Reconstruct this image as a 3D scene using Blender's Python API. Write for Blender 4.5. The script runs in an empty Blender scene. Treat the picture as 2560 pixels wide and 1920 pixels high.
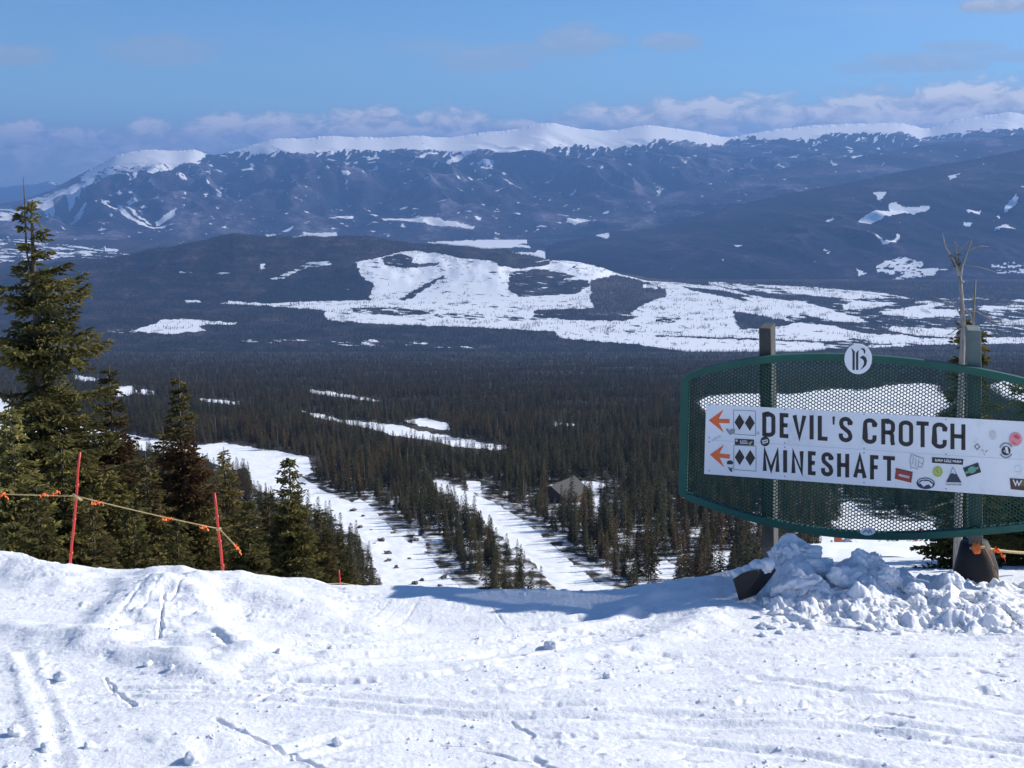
import bpy, math, random
import numpy as np
from mathutils import Vector, Matrix
rad = math.radians
SC = bpy.context.scene

# ------------------------------------------------------------------ camera
FL = 3090.0                      # focal length in photo pixels (photo 2560 x 1920)
PITCH = rad(9.73)                # camera looks down by this much
cp, sp = math.cos(PITCH), math.sin(PITCH)
cam_d = bpy.data.cameras.new("camera"); cam = bpy.data.objects.new("camera", cam_d)
SC.collection.objects.link(cam)
cam_d.sensor_width = 36.0; cam_d.lens = FL / 2560 * 36.0
cam_d.clip_start = 0.05; cam_d.clip_end = 200000
cam.rotation_euler = (math.pi / 2 - PITCH, 0, 0)
SC.camera = cam

# ------------------------------------------------------------------ light
SUN_EL, SUN_AZ = rad(32.0), rad(72.0)      # azimuth clockwise from straight ahead
SKY_STRENGTH, SUN_STRENGTH, EXPOSURE = 0.096, 5.0, 0.20
HAZE_DENSITY = 5.0e-5
sv = Vector((math.cos(SUN_EL) * math.sin(SUN_AZ), math.cos(SUN_EL) * math.cos(SUN_AZ), math.sin(SUN_EL)))
ld = bpy.data.lights.new("sun", 'SUN'); ld.energy = SUN_STRENGTH; ld.angle = rad(0.5); ld.color = (1.0, 0.955, 0.88)
sun = bpy.data.objects.new("sun", ld); SC.collection.objects.link(sun)
sun.rotation_euler = sv.to_track_quat('Z', 'Y').to_euler()
SC.view_settings.view_transform = 'Standard'; SC.view_settings.look = 'None'
SC.view_settings.exposure = EXPOSURE; SC.view_settings.gamma = 1.0
SC.view_settings.use_curve_mapping = False
cy = SC.cycles
cy.max_bounces = 5; cy.diffuse_bounces = 3; cy.glossy_bounces = 2; cy.transmission_bounces = 2
cy.transparent_max_bounces = 8; cy.volume_bounces = 0; cy.sample_clamp_indirect = 6
cy.use_fast_gi = False

def qs(px, py):
    """photo pixel -> (X/Y, Z/Y) of the line of sight"""
    px = np.asarray(px, float); py = np.asarray(py, float)
    v = (960 - py) / FL; w = cp + v * sp
    return (px - 1280) / FL / w, (-sp + v * cp) / w
def P(px, py, y):
    q, s = qs(px, py); return np.array([q * y, y + 0 * q, s * y], float)
def PD(px, py, D):
    v = (960 - py) / FL
    return np.array([(px - 1280) / FL * D, (cp + v * sp) * D, (-sp + v * cp) * D])
def proj(X, Y, Z):
    D = Y * cp - Z * sp
    return 1280 + FL * X / D, 960 - FL * (Y * sp + Z * cp) / D

# ------------------------------------------------------------------ node helper
class NT:
    def __init__(s, tree):
        s.t = tree; s.n = tree.nodes; s.l = tree.links; s.n.clear()
    def node(s, typ, **kw):
        n = s.n.new(typ)
        for k, v in kw.items(): setattr(n, k, v)
        return n
    def set(s, inp, v):
        if hasattr(v, 'is_output') or isinstance(v, bpy.types.NodeSocket): s.l.new(v, inp)
        else:
            try: inp.default_value = v
            except Exception: inp.default_value = tuple(v) + (1.0,)
    def math(s, op, a, b=0.0, c=None, clamp=False):
        n = s.node('ShaderNodeMath', operation=op, use_clamp=clamp)
        s.set(n.inputs[0], a); s.set(n.inputs[1], b)
        if c is not None: s.set(n.inputs[2], c)
        return n.outputs[0]
    def mix(s, f, a, b, blend='MIX'):
        n = s.node('ShaderNodeMix', data_type='RGBA', blend_type=blend)
        s.set(n.inputs[0], f); s.set(n.inputs[6], a); s.set(n.inputs[7], b)
        return n.outputs[2]
    def noise(s, vec, scale=1.0, detail=4.0, rough=0.55, dist=0.0):
        n = s.node('ShaderNodeTexNoise')
        if vec is not None: s.l.new(vec, n.inputs['Vector'])
        n.inputs['Scale'].default_value = scale; n.inputs['Detail'].default_value = detail
        n.inputs['Roughness'].default_value = rough; n.inputs['Distortion'].default_value = dist
        return n.outputs[0]
    def maprange(s, v, a, b, c=0.0, d=1.0, smooth=False):
        n = s.node('ShaderNodeMapRange', clamp=True)
        if smooth: n.interpolation_type = 'SMOOTHSTEP'
        s.set(n.inputs[0], v)
        for i, x in enumerate((a, b, c, d)): s.set(n.inputs[i + 1], x)
        return n.outputs[0]
    def mapping(s, vec, sc=(1, 1, 1), loc=(0, 0, 0)):
        n = s.node('ShaderNodeMapping'); s.l.new(vec, n.inputs[0])
        n.inputs['Scale'].default_value = sc; n.inputs['Location'].default_value = loc
        return n.outputs[0]
    def attr(s, name):
        n = s.node('ShaderNodeAttribute', attribute_name=name); return n.outputs['Fac']

# ------------------------------------------------------------------ world
W = bpy.data.worlds.new("World"); SC.world = W; W.use_nodes = True
w = NT(W.node_tree)
sky = w.node('ShaderNodeTexSky', sky_type='NISHITA')
sky.sun_disc = False; sky.sun_elevation = SUN_EL; sky.sun_rotation = SUN_AZ
sky.altitude = 3300; sky.air_density = 1.25; sky.dust_density = 0.35; sky.ozone_density = 2.2
geo = w.node('ShaderNodeTexCoord').outputs['Generated']
sep = w.node('ShaderNodeSeparateXYZ'); w.l.new(geo, sep.inputs[0])
yy = w.math('MAXIMUM', sep.outputs[1], 0.08)
cq = w.math('DIVIDE', sep.outputs[0], yy); cs = w.math('DIVIDE', sep.outputs[2], yy)
cv = w.node('ShaderNodeCombineXYZ'); w.l.new(cq, cv.inputs[0]); w.l.new(cs, cv.inputs[1])
cvo = cv.outputs[0]
nA = w.noise(w.mapping(cvo, (9, 22, 1)), 1.0, 6.0, 0.62, 0.3)
nB = w.noise(w.mapping(cvo, (40, 85, 1), (3, 1, 0)), 1.0, 6.0, 0.62, 0.4)
nC = w.noise(w.mapping(cvo, (2.5, 30, 1), (7, 2, 0)), 1.0, 5.0, 0.6, 0.8)
nM = w.math('ADD', w.math('MULTIPLY', nA, 0.45), w.math('MULTIPLY', nB, 0.55))
# cloud banks: centre, half size (photo pixels), opacity
BANKS = [(60, 350, 150, 48, .85), (250, 400, 340, 55, .45), (420, 345, 190, 52, .8), (640, 322, 190, 45, .85), (350, 375, 110, 26, .6),
         (920, 300, 92, 44, .95), (1130, 302, 88, 42, .9), (1010, 330, 300, 26, .6), (1290, 312, 90, 22, .7),
         (1500, 300, 120, 40, .5), (1730, 290, 230, 58, .85), (1880, 265, 120, 40, .5), (2150, 290, 280, 52, .95), (2450, 260, 300, 62, .95),
         (2440, 215, 180, 34, .3), (2400, 118, 75, 16, .5), (2300, 158, 120, 26, .65), (2520, 140, 80, 14, .5), (2170, 168, 60, 16, .35),
         (1220, 150, 90, 26, .5), (1440, 105, 80, 34, .65), (1330, 130, 120, 26, .4), (1675, 105, 55, 22, .55), (1080, 115, 70, 24, .25),
         (400, 125, 110, 34, .4), (30, 135, 70, 30, .55), (1170, 175, 60, 14, .35), (1450, 70, 40, 14, .4), (2500, 14, 90, 16, .9)]
cover = None; shade = None
for (bx, by, rx, ry, op) in BANKS:
    if by > 230: by += 15; op = min(1, op * 1.4); rx *= 1.12; ry *= 1.1
    else: rx *= 1.25; op *= .75
    q0, s0 = qs(bx, by); q1, s1 = qs(bx + rx, by - ry)
    a = w.math('DIVIDE', w.math('SUBTRACT', cq, float(q0)), float(q1 - q0))
    b = w.math('DIVIDE', w.math('SUBTRACT', cs, float(s0)), float(s1 - s0))
    r2 = w.math('ADD', w.math('MULTIPLY', a, a), w.math('MULTIPLY', b, b))
    val = w.math('ADD', w.math('SUBTRACT', 1.0, r2), w.math('MULTIPLY', w.math('SUBTRACT', nM, 0.5), 6.0))
    m = w.maprange(val, -0.9, 0.7, 0.0, min(1, op * 1.15), True)
    lit = w.math('MULTIPLY', w.math('MULTIPLY', m, 1.0 if by > 230 else .45), w.maprange(w.math('ADD', b, w.math('MULTIPLY', w.math('SUBTRACT', nB, 0.5), 6.0)), -0.9, 1.3))
    cover = m if cover is None else w.math('MAXIMUM', cover, m)
    shade = lit if shade is None else w.math('MAXIMUM', shade, lit)
cir = w.math('MULTIPLY', w.maprange(nC, 0.46, 0.75, 0, 0.22, True), w.maprange(cs, -0.02, 0.13))
K = 1.0 / SKY_STRENGTH
cdark = tuple(x * K for x in (0.36, 0.40, 0.47)); clit = tuple(x * K for x in (0.84, 0.82, 0.82))
ccol = w.mix(w.maprange(shade, 0.1, 0.75), cdark, clit)
col = w.mix(1.0, sky.outputs[0], (0.63, 0.88, 1.14, 1), 'MULTIPLY')
col = w.mix(cir, col, tuple(x * K for x in (0.42, 0.52, 0.66)))
col = w.mix(cover, col, ccol)
bg = w.node('ShaderNodeBackground'); w.l.new(col, bg.inputs[0]); bg.inputs[1].default_value = SKY_STRENGTH
wo = w.node('ShaderNodeOutputWorld'); w.l.new(bg.outputs[0], wo.inputs[0])

# ------------------------------------------------------------------ numpy noise
_PT = {}
def _perm(seed):
    if seed not in _PT:
        r = np.random.RandomState(seed); p = r.permutation(256); _PT[seed] = np.concatenate([p, p, p])
    return _PT[seed]
_GX = np.cos(np.arange(32) * math.pi / 16); _GY = np.sin(np.arange(32) * math.pi / 16)
def perlin(x, y, seed=0):
    p = _perm(seed)
    xi = np.floor(x).astype(np.int64); yi = np.floor(y).astype(np.int64)
    xf = x - xi; yf = y - yi; xi &= 255; yi &= 255
    u = xf * xf * xf * (xf * (xf * 6 - 15) + 10); v = yf * yf * yf * (yf * (yf * 6 - 15) + 10)
    def g(ix, iy, fx, fy):
        h = p[p[ix & 255] + (iy & 255)] & 31
        return _GX[h] * fx + _GY[h] * fy
    a = g(xi, yi, xf, yf); b = g(xi + 1, yi, xf - 1, yf)
    c = g(xi, yi + 1, xf, yf - 1); d = g(xi + 1, yi + 1, xf - 1, yf - 1)
    return ((a + u * (b - a)) + v * ((c + u * (d - c)) - (a + u * (b - a)))) * 1.5
def fbm(x, y, octv=4, seed=0, gain=0.5):
    x = np.asarray(x, float); y = np.asarray(y, float)
    r = 0; a = 1.0; t = 0
    for o in range(octv):
        r = r + a * perlin(x * 2 ** o + 17.3 * o, y * 2 ** o - 9.1 * o, seed + o); t += a; a *= gain
    return r / t * 1.35
def sstep(a, b, x):
    t = np.clip((x - a) / (b - a), 0, 1); return t * t * (3 - 2 * t)
def inpoly(px, py, poly):
    r = np.zeros(px.shape, bool); n = len(poly)
    for i in range(n):
        x0, y0 = poly[i]; x1, y1 = poly[(i + 1) % n]
        if y0 == y1: continue
        c = ((py < y0) != (py < y1)) & (px < (x1 - x0) * (py - y0) / (y1 - y0) + x0)
        r ^= c
    return r
def tabf(tab, x):
    t = np.array(tab, float); return np.interp(x, t[:, 0], t[:, 1])

# ------------------------------------------------------------------ object helpers
def link(o, parent=None):
    SC.collection.objects.link(o)
    if parent is not None: o.parent = parent
    return o
def tag(o, label=None, cat=None, group=None, kind=None):
    if label: o["label"] = label
    if cat: o["category"] = cat
    if group: o["group"] = group
    if kind: o["kind"] = kind
    return o
def empty(name, loc=(0, 0, 0), rz=0.0):
    o = bpy.data.objects.new(name, None); o.location = tuple(float(v) for v in loc); o.rotation_euler = (0, 0, rz)
    o.empty_display_size = 0.2
    return link(o)
def mesh_from(name, V, Fc, mat=None, smooth=False, attrs=None):
    """V (n,3); Fc (m,k) array or list of lists"""
    me = bpy.data.meshes.new(name); V = np.asarray(V, np.float32)
    if isinstance(Fc, np.ndarray):
        m, k = Fc.shape
        me.vertices.add(len(V)); me.vertices.foreach_set("co", V.ravel())
        me.loops.add(m * k); me.loops.foreach_set("vertex_index", Fc.astype(np.int32).ravel())
        me.polygons.add(m); me.polygons.foreach_set("loop_start", np.arange(0, m * k, k, dtype=np.int32))
        me.update(calc_edges=True)
    else:
        me.from_pydata([tuple(map(float, v)) for v in V], [], Fc); me.update()
    if smooth: me.polygons.foreach_set("use_smooth", np.ones(len(me.polygons), bool))
    for k_, a in (attrs or {}).items():
        at = me.attributes.new(k_, 'FLOAT', 'POINT'); at.data.foreach_set("value", np.asarray(a, np.float32).ravel())
    if mat: me.materials.append(mat)
    return me
def obj(name, me, parent=None, loc=None):
    o = bpy.data.objects.new(name, me)
    if loc is not None: o.location = tuple(float(v) for v in loc)
    return link(o, parent)
def grid_faces(R, C):
    i = np.arange(R * C).reshape(R, C)
    return np.stack([i[:-1, :-1], i[:-1, 1:], i[1:, 1:], i[1:, :-1]], -1).reshape(-1, 4)
class MB:
    def __init__(s): s.v = []; s.f = []
    def add(s, V, Fc):
        n = len(s.v); s.v += [tuple(map(float, p)) for p in V]; s.f += [[i + n for i in f] for f in Fc]; return s
    def box(s, c, ax, ay, az):
        """centre and three half-axis vectors"""
        c, ax, ay, az = [np.array(t, float) for t in (c, ax, ay, az)]
        V = [c + a * ax + b * ay + d * az for a in (-1, 1) for b in (-1, 1) for d in (-1, 1)]
        return s.add(V, [[0, 1, 3, 2], [4, 6, 7, 5], [0, 4, 5, 1], [2, 3, 7, 6], [0, 2, 6, 4], [1, 5, 7, 3]])
    def tube(s, pts, r, n=8, cap=True):
        pts = [np.array(p, float) for p in pts]; m = len(pts)
        rr = list(r) if hasattr(r, '__len__') else [r] * m
        V = []; up = np.array([0.13, 0.31, 0.94])
        for i, p in enumerate(pts):
            t = pts[min(i + 1, m - 1)] - pts[max(i - 1, 0)]; t /= np.linalg.norm(t) + 1e-9
            a = np.cross(t, up)
            if np.linalg.norm(a) < 0.15: a = np.cross(t, [1, 0, 0])
            a /= np.linalg.norm(a); b = np.cross(t, a)
            for k in range(n):
                an = 2 * math.pi * k / n; V.append(p + rr[i] * (math.cos(an) * a + math.sin(an) * b))
        Fc = [[i * n + k, i * n + (k + 1) % n, (i + 1) * n + (k + 1) % n, (i + 1) * n + k] for i in range(m - 1) for k in range(n)]
        if cap: Fc += [list(range(n))[::-1], [(m - 1) * n + k for k in range(n)]]
        return s.add(V, Fc)
    def prism(s, poly, off):
        """3-D polygon extruded by vector off"""
        n = len(poly); A = [np.array(p, float) for p in poly]; B = [p + off for p in A]
        return s.add(A + B, [list(range(n)), [n + i for i in range(n)][::-1]] + [[i, n + i, n + (i + 1) % n, (i + 1) % n] for i in range(n)])
    def build(s, name, mat, parent=None, smooth=False, loc=None):
        V = np.array(s.v, float)
        if loc is not None: V = V - np.array(loc, float)
        return obj(name, mesh_from(name, V, s.f, mat, smooth), parent, loc if parent is None else None)

# ------------------------------------------------------------------ materials
def newmat(name):
    m = bpy.data.materials.new(name); m.use_nodes = True; return m, NT(m.node_tree)
def finish(t, col, rough=0.8, bump=None, bstr=0.3, bdist=0.02, metallic=0.0, trans=0.0):
    b = t.node('ShaderNodeBsdfPrincipled'); t.set(b.inputs['Base Color'], col); t.set(b.inputs['Roughness'], rough)
    b.inputs['Metallic'].default_value = metallic
    if rough == 1.0 or trans: b.inputs['Specular IOR Level'].default_value = 0.1
    nrm = None
    if bump is not None:
        bn = t.node('ShaderNodeBump'); bn.inputs['Strength'].default_value = bstr; bn.inputs['Distance'].default_value = bdist
        t.l.new(bump, bn.inputs['Height']); t.l.new(bn.outputs[0], b.inputs['Normal'])
    out = t.node('ShaderNodeOutputMaterial'); sh = b.outputs[0]
    if trans:
        tr = t.node('ShaderNodeBsdfTranslucent'); t.set(tr.inputs[0], col)
        mx = t.node('ShaderNodeMixShader'); mx.inputs[0].default_value = trans
        t.l.new(sh, mx.inputs[1]); t.l.new(tr.outputs[0], mx.inputs[2]); sh = mx.outputs[0]
    t.l.new(sh, out.inputs[0])
def paint(name, c, rough=0.5, var=0.15, scale=8.0, metallic=0.0, dirt=None):
    m, t = newmat(name); co = t.node('ShaderNodeTexCoord').outputs['Object']
    n = t.noise(co, scale, 6, 0.6); f = t.maprange(n, 0.3, 0.7, 1 - var, 1 + var)
    sc = t.node('ShaderNodeVectorMath', operation='SCALE'); t.set(sc.inputs[0], c[:3]); t.l.new(f, sc.inputs['Scale'])
    colr = sc.outputs[0]
    if dirt:
        n2 = t.noise(co, scale * 2.3, 8, 0.7); colr = t.mix(t.maprange(n2, 0.55, 0.7, 0, 0.6), colr, tuple(dirt) + (1,))
    finish(t, colr, rough, n, 0.15, 0.01, metallic); return m
def flat(name, c, rough=0.55): return paint(name, c, rough, 0.06, 30)

def snow_mat():
    m, t = newmat("snow"); co = t.node('ShaderNodeTexCoord').outputs['Object']
    n1 = t.noise(co, 14, 8, 0.68); n2 = t.noise(co, 90, 4, 0.7)
    n3 = t.noise(t.mapping(co, (0.9, 5.5, 1)), 2.0, 6, 0.65)
    h = t.math('ADD', t.math('MULTIPLY', n1, 1.0), t.math('ADD', t.math('MULTIPLY', n2, 0.45), t.math('MULTIPLY', n3, 0.5)))
    col = t.mix(t.maprange(n3, 0.3, 0.7), (0.82, 0.84, 0.88, 1), (0.91, 0.92, 0.94, 1))
    finish(t, col, 0.7, h, 0.6, 0.02)
    b = [n for n in m.node_tree.nodes if n.type == 'BSDF_PRINCIPLED'][0]
    b.inputs['Subsurface Weight'].default_value = .4; b.inputs['Subsurface Radius'].default_value = (1, 1, 1); b.inputs['Subsurface Scale'].default_value = .03
    return m
M_SNOW = snow_mat()
def land_mat(name, dark, brown, pale, nscale, bdist, bstr=0.6, snowc=(0.88, 0.90, 0.93)):
    """woods and snowfields: 'snow' and 'tone' are laid on the mesh as point attributes"""
    m, t = newmat(name); co = t.node('ShaderNodeTexCoord').outputs['Object']
    tone = t.attr('tone'); sn = t.attr('snow')
    n1 = t.noise(co, nscale, 7, 0.75); n2 = t.noise(co, nscale * 0.12, 6, 0.65)
    f = t.math('ADD', tone, t.math('MULTIPLY', t.math('SUBTRACT', n2, 0.5), 0.9))
    c = t.mix(t.maprange(f, 0.0, 0.6), tuple(dark) + (1,), tuple(brown) + (1,))
    c = t.mix(t.maprange(f, 0.6, 1.0), c, tuple(pale) + (1,))
    c = t.mix(1.0, c, t.mix(t.maprange(n1, 0.35, 0.65), (0.35, 0.35, 0.35, 1), (1.75, 1.75, 1.75, 1)), 'MULTIPLY')
    k = t.math('ADD', sn, t.math('MULTIPLY', t.math('SUBTRACT', n1, 0.5), 0.6))
    c = t.mix(t.maprange(k, 0.38, 0.62), c, tuple(snowc) + (1,))
    hb = t.math('MULTIPLY', n1, t.math('SUBTRACT', 1.0, t.maprange(k, 0.4, 0.6, 0, 0.9)))
    finish(t, c, 1.0, hb, bstr, bdist); return m
def leaf_mat(name, c1, c2, c3, trans=0.22):
    """needles; 'tone' on each spray, 'rust' where the needles are brown"""
    m, t = newmat(name); tone = t.attr('tone'); rust = t.attr('rust')
    rn = t.node('ShaderNodeObjectInfo').outputs['Random']
    c = t.mix(tone, tuple(c1) + (1,), tuple(c2) + (1,))
    c = t.mix(rust, c, tuple(c3) + (1,))
    sc = t.node('ShaderNodeVectorMath', operation='SCALE'); t.l.new(c, sc.inputs[0]); t.l.new(t.maprange(rn, 0, 1, 0.55, 1.6), sc.inputs['Scale'])
    finish(t, sc.outputs[0], 0.75, None, trans=trans); return m
def bark_mat(name, c, scale=9):
    m, t = newmat(name); co = t.node('ShaderNodeTexCoord').outputs['Object']
    n = t.noise(t.mapping(co, (6, 6, 1)), scale, 6, 0.7)
    col = t.mix(t.maprange(n, 0.35, 0.65), tuple(x * 0.45 for x in c) + (1,), tuple(c) + (1,))
    finish(t, col, 0.9, n, 0.5, 0.02); return m

# ------------------------------------------------------------------ terrain heights (camera at the origin)
CREST = [(-600, 1400), (0, 1398), (60, 1402), (100, 1428), (160, 1436), (400, 1437), (415, 1436), (440, 1444), (560, 1447), (600, 1441), (630, 1452), (700, 1456), (760, 1454), (830, 1472), (1000, 1470),
         (1200, 1480), (1430, 1492), (1530, 1488), (1620, 1474), (1750, 1466), (1830, 1448), (1900, 1432), (2000, 1420), (2560, 1410), (3200, 1400)]
def q2px(q, py=1450):
    v = (960 - py) / FL; return 1280 + q * FL * (cp + v * sp)
_ld = np.linspace(math.log(9), math.log(4600), 3000)
def _tab(knots):
    k = np.array(knots, float); s = np.interp(_ld, np.log(k[:, 0]), k[:, 1] / k[:, 0])
    g = np.exp(-0.5 * (np.arange(-120, 121) / 45.0) ** 2); g /= g.sum()
    return np.convolve(np.pad(s, 120, mode='edge'), g, 'valid')
_far = [(100, -44), (150, -62), (200, -77), (260, float(qs(1280, 1500)[1] * 260))] + \
       [(d, float(qs(1280, y)[1] * d)) for d, y in ((380, 1300), (520, 1200), (750, 1105), (1300, 1000), (2500, 925))] + [(4480, -648), (4700, -650)]
_TL = _tab([(9, -4.85), (14, -7.1), (20, -9.8), (40, -19), (60, -28)] + _far)
_TR = _tab([(9, -3.03), (12, -3.90), (16, -5.02), (23, -6.95), (28, -9.8), (40, -17), (60, -28)] + _far)
HILLRIDGE = [(-900, 700), (0, 690), (100, 668), (200, 650), (300, 645), (400, 620), (520, 602), (585, 583), (650, 590), (730, 595), (800, 590), (900, 592), (1000, 604), (1080, 612),
             (1180, 619), (1245, 621), (1300, 638), (1360, 648), (1450, 655), (1560, 690), (1700, 716), (1800, 735), (1950, 765), (2200, 790), (3200, 800)]
def hill_h(q):
    px = q2px(q, 640); y = tabf(HILLRIDGE, px)
    y = y + 2.0 * np.sin(px / 31.0) + 1.2 * np.sin(px / 12.7)
    return np.maximum(qs(px, y)[1] * 7350 + 650, 0)
def ground(q, d):
    """terrain height at direction q = X/Y and distance d = Y"""
    q = np.asarray(q, float); d = np.asarray(d, float); q, d = np.broadcast_arrays(q, d)
    pxc = q2px(q); cy_ = tabf(CREST, pxc); sc = qs(pxc, cy_)[1]
    wr = sstep(1850, 1990, pxc)
    dc = np.clip(1.6 / (-sc - 0.13), 5.5, 12); zc = -1.6 - 0.13 * dc
    plane = -1.6 - 0.13 * d - .10 * np.exp(-((q * d + .2) / 1.6) ** 2 - ((d - 6.75) / np.where(d > 6.75, .48, .85)) ** 2)
    l = np.log(np.clip(d, 9, 4590))
    tl = np.interp(l, _ld, _TL) * d; tr = np.interp(l, _ld, _TR) * d
    e = np.maximum(d - dc, 0)
    drop = zc - 0.72 * e * e / (e + 0.5)
    dropr = -1.6 - 0.13 * 7.6 - 0.30 * (d - 7.6)
    left = np.maximum(drop, tl); right = np.maximum(dropr, tr) if True else tr
    left = np.where(d < dc, plane, np.minimum(plane, left))
    right = np.where(d < 7.6, plane, np.minimum(plane, np.where(d < 13, np.maximum(dropr, tr), tr)))
    z = left * (1 - wr) + right * wr
    X = q * d
    und = fbm(X / 160, d / 160, 3, 5) * np.clip(d - 300, 0, 900) * 0.006
    z = z + und * (1 - sstep(3000, 4400, d))
    z = np.where(d > 4480, -650 + hill_h(q) * sstep(6150, 7350, d) * (1 - sstep(7350, 8250, d)), z)
    return z
def gxy(px, py):
    """point of the foreground snow under a photo pixel"""
    q, s = qs(px, py); d = 1.6 / (-s - 0.13); return q * d, d

# ---- foreground snow
RIDGES = [  # polyline (photo px), height m, width m
    ([(410, 1440), (350, 1490), (300, 1540), (235, 1600)],   .055, .18), ([(470, 1450), (500, 1500), (540, 1560), (600, 1625), (700, 1650)], .03, .10),
    ([(440, 1480), (445, 1540), (470, 1600), (560, 1640)], .06, .24), ([(560, 1450), (720, 1500), (900, 1540)], .04, .22),
    ([(0, 1400), (90, 1415), (140, 1450)], .05, .25), ([(0, 1570), (120, 1590), (300, 1625), (500, 1680)], .035, .12),
    ([(0, 1840), (160, 1850), (380, 1840), (560, 1850)], .022, .10), ([(0, 1890), (200, 1885), (420, 1880)], .02, .10),
    ([(820, 1625), (1100, 1590), (1300, 1570), (1500, 1530), (1650, 1490)], .025, .05), ([(700, 1690), (900, 1650), (1200, 1610), (1450, 1580)], .02, .05),
    ([(1240, 1660), (1500, 1620), (1700, 1560), (1850, 1500)], .035, .14), ([(1700, 1490), (1850, 1450), (1900, 1430)], .06, .25),
    ([(30, 1640), (75, 1700), (90, 1760), (110, 1850)], .012, .05)]
GROOVES = [([(700, 1702), (900, 1701), (1050, 1689), (1180, 1668), (1300, 1645), (1430, 1610)], .055, .042), ([(1120, 1640), (1300, 1600), (1500, 1560)], .03, .025), ([(540, 1800), (610, 1838), (700, 1875), (820, 1930)], .03, .016), ([(262, 1690), (285, 1725), (335, 1765)], .018, .012), ([(1255, 1795), (1330, 1840)], .02, .012),  # first rut is added, standing in for the sign's long shadow streak
           ([(1220, 1485), (1262, 1522)], .010, .008), ([(412, 1500), (405, 1545), (398, 1605)], .035, .014), ([(455, 1482), (438, 1505), (418, 1520)], .02, .02), ([(905, 1530), (985, 1480)], .005, .015),
           ([(935, 1535), (1010, 1485)], .005, .015), ([(980, 1540), (1040, 1490)], .006, .015), ([(1100, 1860), (1210, 1868)], .015, .01), ([(2280, 1800), (2210, 1785), (2140, 1800)], .02, .015),
           ([(2440, 1675), (2500, 1690)], .03, .03), ([(2420, 1720), (2490, 1740)], .03, .03), ([(1330, 1890), (1350, 1905)], .03, .02), ([(2100, 1805), (2230, 1830)], .02, .014),
           ([(300, 1545), (380, 1460)], .009, .02), ([(330, 1570), (400, 1480)], .010, .02), ([(265, 1590), (345, 1500)], .008, .02), ([(530, 1590), (575, 1640)], .03, .03),
           ([(1180, 1870), (1330, 1905), (1420, 1930)], .012, .012), ([(640, 1760), (720, 1720), (900, 1690)], .012, .02)]
def plen(X, Y, pts):
    """distance to a polyline"""
    best = np.full(X.shape, 1e9)
    for (x0, y0), (x1, y1) in zip(pts[:-1], pts[1:]):
        dx, dy = x1 - x0, y1 - y0; L = dx * dx + dy * dy
        t = np.clip(((X - x0) * dx + (Y - y0) * dy) / L, 0, 1)
        best = np.minimum(best, np.hypot(X - x0 - t * dx, Y - y0 - t * dy))
    return best
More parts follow.
